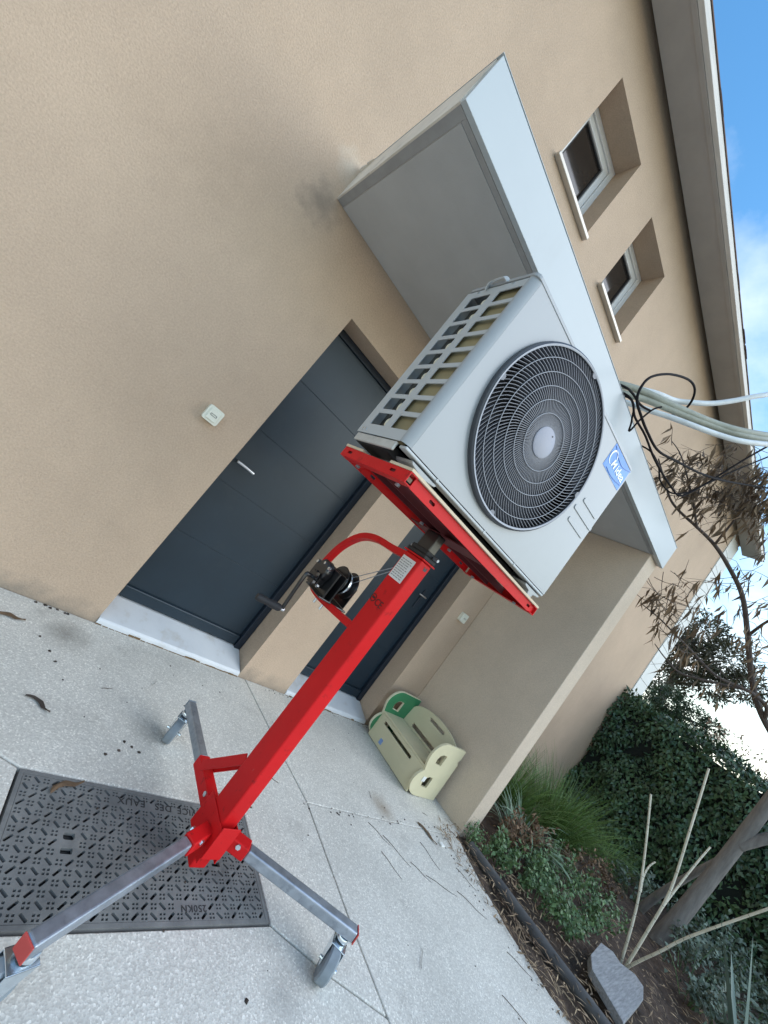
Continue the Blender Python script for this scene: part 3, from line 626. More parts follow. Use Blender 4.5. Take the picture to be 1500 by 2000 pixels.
# legs
ends = [(1.0, -.668), (1.488, -1.594), (0.505, -1.558)]
sleeve = [0.225, 0.085, 0.085]; roots = [.05, .05, .05]
for k, (ex, ey) in enumerate(ends):
    d = Vector((ex - MX, ey - MY, 0)); Ln = d.length; d.normalize(); zl = 0.147
    st = Vector((MX, MY, zl)) + d * (0.052 if k == 0 else 0.04); en = Vector((MX, MY, zl)) + d * Ln
    slv = build('leg_sleeve', MB().bar(st, Vector((MX, MY, zl)) + d * (.05 + sleeve[k]), .045, .045, 0), 'red_paint', lt, bevel=0.004)
    lg = build('leg', MB().bar(Vector((MX, MY, zl)) + d * (.051 + sleeve[k]), en, .037, .037, 0), 'galv', lt, bevel=0.006, seg=3)
    build('leg_cap', MB().bar(en + d * .0005, en + d * .005, .037, .037, 0), 'red_plastic' if k else 'wheel_grey', lg, bevel=0.0015)
    bo = []; sd = d.cross(Vector((0, 0, 1))); pc = Vector((MX, MY, zl)) + d * (.03 + sleeve[k] * (.35 if k == 0 else .8))
    bo.append(MB().cyl(pc + sd * .028 + Vector((0, 0, .012)), pc + sd * .020 + Vector((0, 0, .012)), .009, 6)); bo.append(MB().cyl(pc - sd * .028 + Vector((0, 0, .012)), pc - sd * .020 + Vector((0, 0, .012)), .009, 6))
    build_each('bolt', bo, 'zinc', slv)
    # castor
    cp = en - d * .028; hd = [R(238), R(222), R(195)][k]; u = Vector((math.cos(hd), math.sin(hd), 0)); n_ = Vector((-u.y, u.x, 0)); ax = cp + u * .034; ax.z = 0.0528
    cs = build('castor', MB().lathe([(0, .0), (.021, 0), (.023, -.004), (.023, -.012), (.018, -.016), (.0, -.016)], (cp.x, cp.y, zl - .0188), (0, 0, 1), 20), 'zinc', lt, smooth=True)
    fk = MB()
    for sg in (-1, 1):
        o_ = n_ * (sg * .0235); A = Vector((cp.x, cp.y, .1085)); 
        pts = [A + o_ - u * .024, A + o_ + u * .036, ax + o_ + u * .018 - Vector((0, 0, .010)), ax + o_ - u * .016 - Vector((0, 0, .010))]
        q = [p + n_ * (sg * .0025) for p in pts]; fk.add(pts + q, [(0, 1, 2, 3), (7, 6, 5, 4), (0, 4, 5, 1), (1, 5, 6, 2), (2, 6, 7, 3), (3, 7, 4, 0)])
    B = Vector((cp.x, cp.y, .1065)); fk.bar(B - u * .024, B + u * .036, .052, .004)
    build('fork', fk, 'zinc', cs, bevel=0.0008)
    build('wheel', MB().lathe([(0, -.020), (.03, -.020), (.034, -.017), (.047, -.019), (.0525, -.013), (.0525, .013), (.047, .019), (.034, .017), (.03, .020), (0, .020)], ax, n_, 36), 'wheel_grey', cs, smooth=True)
    build('axle', MB().cyl(ax - n_ * .034, ax + n_ * .034, .006, 8), 'zinc', cs)
# brace from the rear sleeve up to the mast, bracket plates round the mast foot
build('brace', MB().bar((MX - .026, -1.028, .166), (MX - .026, -1.2035, .358), .004, .034, 0, up=(0, -1, 1)).bar((MX + .026, -1.028, .166), (MX + .026, -1.2035, .358), .004, .034, 0, up=(0, -1, 1)), 'red_paint', lt)
bk = MB(); bk.box(x0 - .0045, x0 - .0005, y0 - .02, y1 + .028, .085, .205).box(x1 + .0005, x1 + .0045, y0 - .02, y1 + .028, .085, .205).box(x0 - .0045, x1 + .0045, y0 - .0245, y0 - .0205, .105, .215)
build('foot_bracket', bk, 'red_paint', lt, bevel=0.0015)
# platform: two end rails, two long angle rails, cross web
pf = empty('platform_root'); bpy.data.objects.remove(pf)
PZ = 1.371; PX, PY, PW, PD = 1.052, -1.258, .905, .385; pa = R(0.8)
def prot(p):
    x, y, z = p; c, s_ = math.cos(pa), math.sin(pa); return (PX + x * c - y * s_, PY + x * s_ + y * c, z)
slot = lambda cx, cy: rrect(cx - .014, cx + .014, cy - .005, cy + .005, .0048, 3)
mb = MB()
mb.plate(rect(-PW / 2 + .034, PW / 2 - .004, 0, .034), [slot(-.32, .018), slot(-.02, .018) if False else slot(.40, .018)], .004, lambda a, b, t: prot((a, -PD / 2 + .012 + t, PZ + b)))
mb.box(0, 0, 0, 0, 0, 0) if False else None
b2 = MB().box(-PW / 2 + .034, PW / 2 - .004, -PD / 2 + .0145, -PD / 2 + .04, PZ + .030, PZ + .034); mb.add([prot(p) for p in b2.v], b2.f)
plat = build('platform', mb, 'red_paint', lt, weld=False)
mb = MB(); mb.plate(rect(-PW / 2 + .034, PW / 2 - .034, 0, .034), [slot(-.30, .018), slot(.1, .018), slot(.36, .018)], .004, lambda a, b, t: prot((a, PD / 2 - .012 + t, PZ + b)))
b2 = MB().box(-PW / 2 + .034, PW / 2 - .034, PD / 2 - .04, PD / 2 - .0145, PZ + .030, PZ + .034); mb.add([prot(p) for p in b2.v], b2.f)
build('long_rail', mb, 'red_paint', plat)
for sg in (-1, 1):
    mb = MB(); xo = sg * (PW / 2 - .002); xi = sg * (PW / 2 - .032)
    mb.plate(rect(-PD / 2, PD / 2, 0, .0345), [slot(-.115, .019), slot(.145, .019)] if sg < 0 else [], .003, lambda a, b, t: prot((xo + t, a, PZ + b)))
    b2 = MB(); lo, hi = sorted((xo - sg * .002, xi)); b2.box(lo, hi, -PD / 2, PD / 2, PZ, PZ + .003); b2.box(lo, hi, -PD / 2, PD / 2, PZ + .0315, PZ + .0345); mb.add([prot(p) for p in b2.v], b2.f)
    build('end_rail', mb, 'red_paint', plat)
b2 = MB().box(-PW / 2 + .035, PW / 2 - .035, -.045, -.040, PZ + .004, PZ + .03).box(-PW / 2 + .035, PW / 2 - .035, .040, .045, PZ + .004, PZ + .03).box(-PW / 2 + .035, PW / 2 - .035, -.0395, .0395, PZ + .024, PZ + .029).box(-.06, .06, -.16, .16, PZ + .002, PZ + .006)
build('cross_web', MB().add([prot(p) for p in b2.v], b2.f), 'red_shaded', plat)  # underside shade put into the web colour
b2 = MB().box(-PW / 2 + .036, PW / 2 - .036, -PD / 2 + .0185, -PD / 2 + .0215, PZ + .004, PZ + .0295); build('slot_shade', MB().add([prot(p) for p in b2.v], b2.f), 'red_shaded', plat)  # added dark strip, paints the shade inside the front rail slots
b2 = MB().box(-PW / 2 + .006, -PW / 2 + .009, -PD / 2 + .02, PD / 2 - .02, PZ + .004, PZ + .031); build('slot_shade', MB().add([prot(p) for p in b2.v], b2.f), 'red_shaded', plat)  # same added strip behind the end rail slots, shade as colour
bo = []
for (a, b) in ((-.41, .12), (-.41, -.12), (.41, .12), (.41, -.12), (.1, .045), (-.1, .045)): bo.append(MB().cyl(prot((a, b, PZ - .006)), prot((a, b, PZ + .002)), .008, 6))
build_each('bolt', bo, 'galv', plat)
# plywood boards between platform and unit
for yy, nm, lab_ in ((-PD / 2 + .055, 'plywood_board', 'pale plywood packing strip on the front edge of the red platform'), (PD / 2 - .055, 'plywood_board', 'plywood packing strip on the wall side edge of the red platform')):
    o = tag(build(nm, MB().add([prot(p) for p in MB().box(-PW / 2 - .002, PW / 2 + .002, yy - .056, yy + .056, PZ + .0352, PZ + .0440).v], MB().box(0, 1, 0, 1, 0, 1).f), 'plywood_edge', None, bevel=0.001), lab_, 'board', 'packing strips on the platform')

# ================================================================== OUTDOOR AC UNIT
W_, D_, H_ = .93, .29, .632
ac = thing('air_conditioner', 'white outdoor air conditioner unit with round grey fan grille on the lift', 'air conditioner', (1.055, -1.250, 1.4246), -.0483); ac.scale = (1.0215,) * 3
zb = 1.462 - 1.4195
ch = .030
prof = [(-W_ / 2, D_ / 2 - .012), (-W_ / 2, -D_ / 2 + .010), (-W_ / 2 + .012, -D_ / 2 - .002), (-W_ / 2 + ch, -D_ / 2 - .008), (W_ / 2 - .012, -D_ / 2 - .008), (W_ / 2, -D_ / 2 + .004), (W_ / 2, D_ / 2), (W_ / 2 - .02, D_ / 2), (W_ / 2 - .02, -D_ / 2 + .03)]
LXZ = lambda y0: (lambda x, z, t: (x, y0 + t, z))
FC = (-.061, zb + .345); FR = .306
circ = lambda r, n=72: [(FC[0] + r * math.cos(2 * math.pi * i / n), FC[1] + r * math.sin(2 * math.pi * i / n)) for i in range(n)]
YF = -D_ / 2 - .006
emb = [rrect(.296, .440, zb + .268, zb + .286, .008, 3), rrect(.284, .456, zb + .318, zb + .336, .008, 3), rrect(.306, .440, zb + .366, zb + .384, .008, 3)]
fp = build('front_panel', MB().plate(rect(-W_ / 2 + ch, W_ / 2 - .010, zb, zb + H_ - .004), [circ(FR - .006)], .004, LXZ(YF)), 'ac_white', ac, local=True, weld=True)
for i, r_ in enumerate(emb):
    build('embossed_rib', MB().plate(r_, [], .008, LXZ(YF - .0012)), 'ac_white', fp, local=True, weld=True, bevel=.0028, seg=3)
# chamfered corner column on the left, side panel with two columns of openings
cc = MB(); pr = [(-W_ / 2, -D_ / 2 + .018), (-W_ / 2, -D_ / 2 + .012), (-W_ / 2 + .004, -D_ / 2 + .004), (-W_ / 2 + .012, -D_ / 2 - .003), (-W_ / 2 + .022, -D_ / 2 - .007), (-W_ / 2 + ch - .0005, -D_ / 2 - .008)]
n = len(pr); cc.add([(x, y, zb + .0) for x, y in pr] + [(x, y, zb + H_ - .004) for x, y in pr], [(i, i + 1, n + i + 1, n + i) for i in range(n - 1)])
build('corner_panel', cc, 'ac_white', ac, smooth=True, local=True)
sh = []
for k in range(9):
    za = zb + .036 + k * .0631
    sh.append(rrect(-.128, -.030, za, za + .047, .006, 3)); sh.append(rrect(.006, .100, za, za + .047, .006, 3))
spn = build('side_panel', MB().plate(rect(-D_ / 2 + .0185, D_ / 2, zb, zb + H_ - .014), sh, .003, lambda a, b, t: (-W_ / 2 + .0015 + t, a, b)), 'ac_side', ac, local=True, weld=True)
build_each('screw', [MB().cyl((-W_ / 2 - .003, yy, zz), (-W_ / 2 + .001, yy, zz), .005, 8) for yy, zz in ((.115, zb + .014), (.100, zb + .014), (-.07, zb + H_ - .02), (.08, zb + H_ - .024))], 'zinc', spn, local=True)
build('coil', MB().box(-W_ / 2 + .014, -W_ / 2 + .03, -D_ / 2 + .03, -.004, zb + .005, zb + H_ - .03), 'coil', ac, local=True)
build('rear_coil', MB().box(-W_ / 2 + .04, W_ / 2 - .25, .10, .125, zb + .005, zb + H_ - .03), 'coil_back', ac, local=True)
pp = MB()
for k in range(9):
    za = zb + .03 + k * .0631; pp.tube([(-W_ / 2 + .02, .002, za), (-W_ / 2 + .012, .022, za + .012), (-W_ / 2 + .012, .030, za + .035), (-W_ / 2 + .02, .012, za + .052)], .0055, 8, smooth=4)
build('coil_bend', pp, 'pipe_cream', ac, smooth=True, local=True)
build('casing', MB().box(-W_ / 2 + .006, W_ / 2 - .012, D_ / 2 - .012, D_ / 2 - .008, zb, zb + H_ - .01).box(W_ / 2 - .0115, W_ / 2 - .008, -D_ / 2 + .0, D_ / 2 - .008, zb, zb + H_ - .006), 'ac_side', ac, local=True)
build('inner_wall', MB().box(-W_ / 2 + .034, W_ / 2 - .02, .02, .024, zb + .004, zb + H_ - .012).box(.262, .266, YF + .004, .0195, zb + .004, zb + H_ - .012), 'cavity', ac, local=True)
tl = MB().plate(rrect(-W_ / 2 - .002, W_ / 2 - .006, -D_ / 2 - .010, D_ / 2 + .002, .02, 4), [], .012, lambda x, y, t: (x, y, zb + H_ + t - .0055 + .003))
build('top_cover', tl, 'ac_white', ac, local=True, weld=True, bevel=0.004)
hd = MB().tube([(-W_ / 2 - .001, .046, zb + H_ - .022), (-W_ / 2 - .012, .036, zb + H_ - .004), (-W_ / 2 - .014, .0, zb + H_ + .004), (-W_ / 2 - .012, -.025, zb + H_ + .004), (-W_ / 2 - .001, -.038, zb + H_ - .006)], .01, square=(.004, .016), smooth=3)
build('carry_handle', hd, 'ac_side', ac, local=True)
bs = build('base_tray', MB().box(-W_ / 2 + .012, W_ / 2 - .02, -D_ / 2 + .085, D_ / 2 - .012, zb - .030, zb - .001), 'black_rubber', ac, local=True, bevel=0.004)
lip = MB().box(-W_ / 2 + ch * .5, W_ / 2 - .012, -D_ / 2 - .0085, -D_ / 2 + .028, zb - .012, zb - .0025); build('base_lip', lip, 'ac_side', bs, local=True, bevel=0.003)
build('base_side', MB().box(-W_ / 2 + .002, -W_ / 2 + .011, -D_ / 2 + .03, D_ / 2 - .01, zb - .03, zb - .002), 'galv_light', bs, local=True, bevel=0.003)
for xx in (-.345, .385):
    fo = MB(); pr = [(xx - .06, zb - .0175), (xx + .06, zb - .0175), (xx + .055, zb - .026), (xx + .02, zb - .032), (xx + .014, zb - .0515), (xx - .014, zb - .0515), (xx - .02, zb - .032), (xx - .055, zb - .026)]
    n = len(pr); fo.add([(x, -D_ / 2 - .004, z) for x, z in pr] + [(x, D_ / 2 - .02, z) for x, z in pr], [(i, (i + 1) % n, n + (i + 1) % n, n + i) for i in range(n)] + [tuple(range(n - 1, -1, -1)), tuple(range(n, 2 * n))])
    build('foot', fo, 'ac_white', ac, local=True, bevel=0.002)
bsc = []
for xx in (-.30, -.02, .20): bsc.append(MB().cyl((xx, -D_ / 2 - .011, zb - .007), (xx, -D_ / 2 - .008, zb - .007), .0055, 8))
build_each('screw', bsc, 'ac_side', bs, local=True)
# fan grille: rim, rings, curved fins, hub cap
AXY = (0, -1, 0)
def flat_ring(r0, r1, y0, y1, n=96):
    return MB().lathe([(r0, -y1), (r1, -y1), (r1, -y0), (r0, -y0), (r0, -y1)], (FC[0], 0, FC[1]), AXY, n)
rim = build('grille_rim', MB().lathe([(FR + .001, -YF - .006), (FR + .004, -YF + .006), (FR + .002, -YF + .018), (FR - .004, -YF + .022), (FR - .010, -YF + .020), (FR - .011, -YF - .006)], (FC[0], 0, FC[1]), AXY, 112), 'rim_dark', ac, smooth=True, local=True)
tb = []
for a in (90, 180, 270, 0):
    t = R(a); c, s_ = math.cos(t), math.sin(t); p = [(FR - .002, -.013), (FR - .014, -.012), (FR - .021, -.006), (FR - .021, .006), (FR - .014, .012), (FR - .002, .013)]
    tb.append(MB().plate([(FC[0] + r_ * c - h * s_, FC[1] + r_ * s_ + h * c) for r_, h in p], [], .004, LXZ(YF - .019)))
build_each('rim_tab', tb, 'grille_grey', rim, local=True, weld=True)
rg = MB()
for k in range(1, 6):
    rr_ = .053 + k * .042; rg.lathe([(rr_ + .0013 * math.cos(t), -YF + .0185 + .0013 * math.sin(t)) for t in np.linspace(0, 2 * math.pi, 7)], (FC[0], 0, FC[1]), AXY, 96)
rg.lathe([(FR - .0105, -YF + .0208), (FR - .007, -YF + .0228), (FR - .004, -YF + .0226)], (FC[0], 0, FC[1]), AXY, 112)
o = build('grille_ring', rg, 'ring_grey', rim, smooth=True, local=True); o['kind'] = 'stuff'
fn = MB(); NF = 108
for k in range(NF):
    t0_ = 2 * math.pi * k / NF; pts = []
    for i in range(10):
        u = i / 9; r_ = .048 + u * (FR - .011 - .048); th = t0_ + .62 * u ** 1.45
        pts.append((r_, th))
    v = []
    for r_, th in pts:
        c, s_ = math.cos(th), math.sin(th)
        for dy, off in ((.016, -.0011), (.016, .0011), (.002, .0016), (.002, -.0003)):
            v.append((FC[0] + r_ * c - s_ * off, YF - dy, FC[1] + r_ * s_ + c * off))
    fn.add(v, [(i * 4 + j, i * 4 + (j + 1) % 4, i * 4 + 4 + (j + 1) % 4, i * 4 + 4 + j) for i in range(9) for j in range(4)])
o = build('grille_fin', fn, 'grille_grey', rim, local=True); o['kind'] = 'stuff'
hub = build('hub_cap', MB().lathe([(0, -YF + .022), (.046, -YF + .0215), (.052, -YF + .019), (.053, -YF + .002)], (FC[0], 0, FC[1]), AXY, 48), 'hub_grey', rim, smooth=True, local=True)
build('hub_dot', MB().cyl((FC[0] + .012, YF - .0215, FC[1] + .036), (FC[0] + .012, YF - .0225, FC[1] + .036), .003, 10), 'ink', hub, local=True)
fb = MB().lathe([(0, .10), (.06, .10), (.065, .08), (.065, .02), (0, .02)], (FC[0], 0, FC[1]), AXY, 32)
for k in range(3):
    t0_ = 2 * math.pi * k / 3 + .5; v = []
    for i in range(6):
        r_ = .06 + i * .046
        for j in range(7):
            th = t0_ + (j / 6 - .5) * (1.5 - .08 * i) + .1 * i; v.append((FC[0] + r_ * math.cos(th), -.02 - .09 * (j / 6), FC[1] + r_ * math.sin(th)))
    fb.add(v, [(i * 7 + j, i * 7 + j + 1, i * 7 + 8 + j, i * 7 + 7 + j) for i in range(5) for j in range(6)])
build('fan_blades', fb, 'fan_blade', ac, smooth=True, local=True)
build('fan_shroud', MB().lathe([(FR - .007, -YF - .004), (FR - .012, .11), (FR - .006, .03)], (FC[0], 0, FC[1]), AXY, 64), 'cavity', ac, smooth=True, local=True)
build('panel_screw', MB().cyl((.002, YF - .002, zb + H_ - .02), (.002, YF - .0045, zb + H_ - .02), .004, 10), 'ink', fp, local=True)
# maker's sticker with lettering and swoosh, slightly creased
so_ = MB(); nn_ = 10; sv = []
for i in range(nn_ + 1):
    for j in range(6):
        u, v_ = i / nn_, j / 5; x = .272 + u * .176 + v_ * -.004; z_ = zb + .522 + v_ * .100
        edge = min(u, 1 - u, v_, 1 - v_)
        sv.append((x, YF - .0026 - .0012 * abs(math.sin(u * 9 + v_ * 4)) * (1 if edge > 0 else .4), z_))
so_.add(sv, [(i * 6 + j, (i + 1) * 6 + j, (i + 1) * 6 + j + 1, i * 6 + j + 1) for i in range(nn_) for j in range(5)])
stk = build('sticker', so_, 'sticker_blue', fp, smooth=True, local=True)
tv, tf = text2d('idea', .048, .0004, 1.0, off=.0009); YS = YF - .0046
SX = lambda p, ox, oz: (ox + p[0], YS - p[2], oz + p[1])
build('sticker_lettering', MB().add([SX(p, .394, zb + .566) for p in tv], tf), 'sticker_white', stk, local=True)
tv, tf = text2d('M', .042, .0004, shear=.15, off=.0009); build('sticker_lettering', MB().add([SX(p, .328, zb + .564) for p in tv], tf), 'sticker_white', stk, local=True)
sw_ = MB(); A = []
arc = [(a, .0065 * math.sin(math.pi * i / 22) + .0012) for i, a in enumerate(np.linspace(R(-20), R(285), 23))]
v = []
for a, wv in arc:
    for s_ in (-.5, .5): v.append((.303 + (.024 + s_ * wv) * math.cos(a), YS - .0002, zb + .577 + (.028 + s_ * wv) * math.sin(a)))
sw_.add(v, [(2 * i, 2 * i + 1, 2 * i + 3, 2 * i + 2) for i in range(22)]); build('sticker_swoosh', sw_, 'sticker_white', stk, local=True)
cr = MB(); cr.tube([(.275, YS, zb + .615), (.32, YS, zb + .600), (.37, YS, zb + .594), (.40, YS, zb + .600), (.447, YS, zb + .619)], .0022, 6, smooth=5); cr.tube([(.30, YS, zb + .530), (.35, YS, zb + .528), (.40, YS, zb + .535), (.44, YS, zb + .545)], .002, 6, smooth=5)
build('sticker_crease', cr.xf(lambda p: (p.x, YS + (p.y - YS) * .25, p.z)), 'sticker_dark', stk, local=True)

# ================================================================== TOY BENCH
tb_ = thing('toy_bench', "cream and green children's bench with cloud shaped sides beside the side wall", 'toy furniture', (2.98, -.40, 0))
def side_outline():
    p = []
    def arc_(cx, cz, rx, rz, a0, a1, n=10):
        for i in range(n + 1):
            t = R(a0 + (a1 - a0) * i / n); p.append((cx + rx * math.cos(t), cz + rz * math.sin(t)))
    # x towards the side wall; front lobes on the left
    arc_(2.93, .115, .145, .110, 268, 128)
    arc_(2.935, .315, .135, .118, 205, 90)
    p.extend([(3.10, .433)]); arc_(3.155, .418, .022, .015, 90, 0, 4)
    p.extend([(3.178, .36), (3.160, .335), (3.185, .310), (3.185, .02)]); p.append((3.19, .0)); p.append((3.10, .001)); return p
so1 = side_outline()
dh = lambda cx, cz: [(cx + .044, cz - .042), (cx + .046, cz + .040), (cx - .002, cz + .044), (cx - .034, cz + .028), (cx - .046, cz - .004), (cx - .036, cz - .036)]
hs_ = [dh(2.955, .120), dh(2.945, .305)]
build('front_side', MB().plate(so1, hs_, .018, lambda a, b, t: (a, -.690 + t, b)), 'toy_cream', tb_, weld=True, bevel=0.003)
build('rear_side', MB().plate(so1, hs_, .018, lambda a, b, t: (a, -.112 + t, b)), 'toy_edge', tb_, weld=True, bevel=0.003)
build('green_face', MB().plate(inset(so1, .005), [inset(h__, -.004) for h__ in hs_], .0016, lambda a, b, t: (a, -.1222 + t, b)), 'toy_green', tb_, weld=True)
fbv = MB()
slotp = rrect(-.56, -.22, .232, .252, .008, 3)
def panel(o0, o1, holes_, th, pmap, nm, m_):
    return build(nm, MB().plate(o0, holes_, th, pmap), m_, tb_, weld=True, bevel=0.002)
panel(rect(-.68, -.122, .005, .212), None, [rrect(-.56, -.19, .160, .184, .009, 3)], .014, lambda a, b, t: (2.842 + t, a, b), 'front_board', 'toy_cream')
panel(rect(-.68, -.122, 0, .262), None, [], .014, lambda a, b, t: (2.836 + b, a, .220 + t), 'seat_board', 'toy_cream')
bo_ = [(-.68, .01), (-.122, .01), (-.122, .345)] + [(-.401 + .279 * math.cos(R(a)), .345 + .105 * math.sin(R(a))) for a in range(8, 173, 12)] + [(-.68, .345)]
panel(bo_, None, [rrect(-.49, -.31, .385, .41, .011, 3), rrect(-.60, -.22, .240, .272, .006, 2)], .016, lambda a, b, t: (3.085 + b * .15 + t, a, b), 'back_board', 'toy_cream')
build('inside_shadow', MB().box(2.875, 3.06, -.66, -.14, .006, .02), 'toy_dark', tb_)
build('tape_patch', MB().box(2.880, 2.918, -.7035, -.6998, .120, .158), 'tape_white', tb_, bevel=0.001)
build('sticker_scrap', MB().box(2.8310, 2.8345, -.285, -.255, .035, .075), 'blue_paper', tb_)

# ================================================================== CONDUITS AND CABLES
def cable(name, pts, r, mat, label, cat, group):
    mb = MB().tube(pts, r, 12, smooth=8); return tag(build(name, mb, mat, None, smooth=True), label, cat, group)
c1 = [(1.62, -.55, 2.755), (1.70, -.78, 2.775), (1.742, -0.9, 2.80), (1.855, -0.983, 2.863), (2.002, -1.067, 2.918), (2.154, -1.15, 2.978), (2.304, -1.233, 3.045), (2.439, -1.317, 3.12), (2.664, -1.4, 3.286), (3.2, -1.55, 3.7)]
c2 = [(1.68, -.55, 2.752), (1.75, -.8, 2.765), (1.791, -0.92, 2.78), (1.919, -1.003, 2.854), (2.059, -1.087, 2.914), (2.205, -1.17, 2.978), (2.35, -1.253, 3.048), (2.487, -1.337, 3.125), (2.719, -1.42, 3.295), (3.25, -1.58, 3.72)]
c3 = [(1.76, -.55, 2.752), (1.82, -.82, 2.752), (1.848, -0.95, 2.762), (1.98, -1.033, 2.827), (2.055, -1.117, 2.855), (2.132, -1.2, 2.879), (2.267, -1.283, 2.941), (2.391, -1.367, 3.01), (2.586, -1.45, 3.164), (3.05, -1.6, 3.55)]
c4 = [(1.66, -.5, 2.80), (1.84, -.7, 2.90), (2.067, -0.9, 3.048), (2.253, -0.958, 3.155), (2.324, -1.017, 3.21), (2.43, -1.075, 3.307), (2.513, -1.133, 3.412), (2.585, -1.192, 3.521), (2.69, -1.25, 3.663), (3.0, -1.35, 4.1)]
GC = 'insulated pipes leaving the canopy roof'
cable('insulated_pipe', c1, .020, 'conduit_green', 'upper of the two grey green insulated pipes crossing above the canopy', 'pipe', GC)
cable('insulated_pipe', c2, .020, 'conduit_green', 'lower of the two grey green insulated pipes crossing above the canopy', 'pipe', GC)
cable('insulated_pipe', c3, .016, 'conduit_white', 'white pipe running just below the two grey green pipes', 'pipe', GC)
cable('insulated_pipe', c4, .017, 'conduit_white', 'white pipe bending upward behind the grey green pipes', 'pipe', GC)
b1 = [(1.60, -.8, 2.742), (1.694, -0.99, 2.740), (1.783, -1.006, 2.772), (1.879, -1.023, 2.78), (1.971, -1.039, 2.82), (2.106, -1.055, 2.905), (2.193, -1.072, 3.015), (2.191, -1.088, 3.098), (2.112, -1.104, 3.126), (1.973, -1.121, 3.064), (1.775, -1.137, 2.909), (1.634, -1.153, 2.755), (1.585, -1.169, 2.65), (1.594, -1.186, 2.565), (1.677, -1.202, 2.537), (1.786, -1.218, 2.524), (1.936, -1.235, 2.533), (2.121, -1.251, 2.615), (2.428, -1.267, 2.767), (2.753, -1.284, 2.96), (3.491, -1.3, 3.452)]
b2 = [(1.66, -.8, 2.742), (1.754, -1.015, 2.725), (1.861, -1.057, 2.672), (1.987, -1.093, 2.656), (2.169, -1.13, 2.623), (2.421, -1.167, 2.631), (2.52, -1.203, 2.642), (2.593, -1.24, 2.784), (2.641, -1.277, 2.936), (2.691, -1.313, 3.091), (2.839, -1.35, 3.369), (3.1, -1.4, 3.8)]
b3 = [(2.15, -.85, 2.742), (2.223, -1.012, 2.735), (2.305, -1.055, 2.725), (2.33, -1.09, 2.681), (2.366, -1.125, 2.617), (2.481, -1.16, 2.624), (2.572, -1.195, 2.703), (2.658, -1.23, 2.85), (2.833, -1.265, 3.118), (3.104, -1.3, 3.477), (3.3, -1.32, 3.75)]
b4 = [(1.72, -.85, 2.742), (1.79, -1.02, 2.732), (1.87, -1.044, 2.659), (1.892, -1.058, 2.598), (1.891, -1.072, 2.682), (1.912, -1.086, 2.779), (1.944, -1.1, 2.83)]
GB = 'black electric cables hanging over the canopy'
cable('electric_cable', b1, .0065, 'cable_black', 'black cable with the large round loop above the canopy edge', 'cable', GB)
cable('electric_cable', b2, .006, 'cable_black', 'black cable hanging below the canopy edge then rising to the upper right', 'cable', GB)
cable('electric_cable', b3, .005, 'cable_black', 'thin black cable with a short bend nearest the side wall end of canopy', 'cable', GB)
cable('electric_cable', b4, .005, 'cable_black', 'short loose black cable end forming a sharp kink', 'cable', GB)

# ================================================================== GARDEN
# hedge
hg = thing('hedge', 'tall dark green evergreen hedge closing off the garden bed', 'hedge', (7.9, -3.0, 0))
hx0, hx1, hy0, hy1, hz = 7.42, 8.35, -6.2, -0.02, 1.93
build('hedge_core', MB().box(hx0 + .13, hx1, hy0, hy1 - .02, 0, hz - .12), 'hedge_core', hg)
n1 = 24000
y = rng.uniform(hy0, hy1 + .03, n1); z = rng.uniform(0.0, hz + .02, n1)
bulge = .07 * np.sin(y * 3.1 + z * 2.3) + .06 * np.sin(y * 7.3 - z * 5.1) + .04 * np.sin(y * 13 + z * 11)
x = hx0 + bulge + np.abs(rng.normal(0, .05, n1))
n2 = 9000
y2 = rng.uniform(hy0, hy1 + .02, n2); x2 = rng.uniform(hx0, hx1 - .1, n2); z2 = hz + .05 * np.sin(y2 * 4) + .04 * np.sin(y2 * 11 + x2 * 8) + rng.normal(0, .035, n2)
pos = np.concatenate([np.stack([x, y, z], 1), np.stack([x2, y2, z2], 1)])
nr = np.concatenate([np.tile([-1, 0, .35], (n1, 1)), np.tile([-.3, 0, 1.0], (n2, 1))]) + rng.normal(0, .45, (n1 + n2, 3))
ax = np.concatenate([np.tile([-.25, 0, -.7], (n1, 1)), np.tile([-.3, 0, .5], (n2, 1))]) + rng.normal(0, .55, (n1 + n2, 3))
V, F = leaves(pos, ax, nr, rng.uniform(.04, .095, n1 + n2), rng.uniform(.022, .046, n1 + n2), .18, .12)
o = mesh_np('hedge_leaves', V, F, 'hedge_leaf', hg); o['kind'] = 'stuff'
n3 = 420; y = rng.uniform(-4.5, -.9, n3); x = rng.uniform(hx0 + .1, hx1 - .2, n3); zt = rng.uniform(.05, .38, n3)
mb = MB()
for k in range(70):
    yy = rng.uniform(-4.2, -1.0); xx = rng.uniform(hx0 + .1, hx1 - .2); h_ = rng.uniform(.15, .42); mb.tube([(xx, yy, hz - .05), (xx + rng.normal(0, .05), yy + rng.normal(0, .06), hz + h_)], [.004, .0018], 5)
o = build('top_shoots', mb, 'twig_pink', hg); o['kind'] = 'stuff'
pos = np.stack([x, y, hz + zt], 1); V, F = leaves(pos, rng.normal(0, .6, (n3, 3)) + [0, 0, .6], rng.normal(0, 1, (n3, 3)), rng.uniform(.04, .075, n3), rng.uniform(.015, .028, n3), .15, .1)
o = mesh_np('shoot_leaves', V, F, 'twig_pink', hg); o['kind'] = 'stuff'

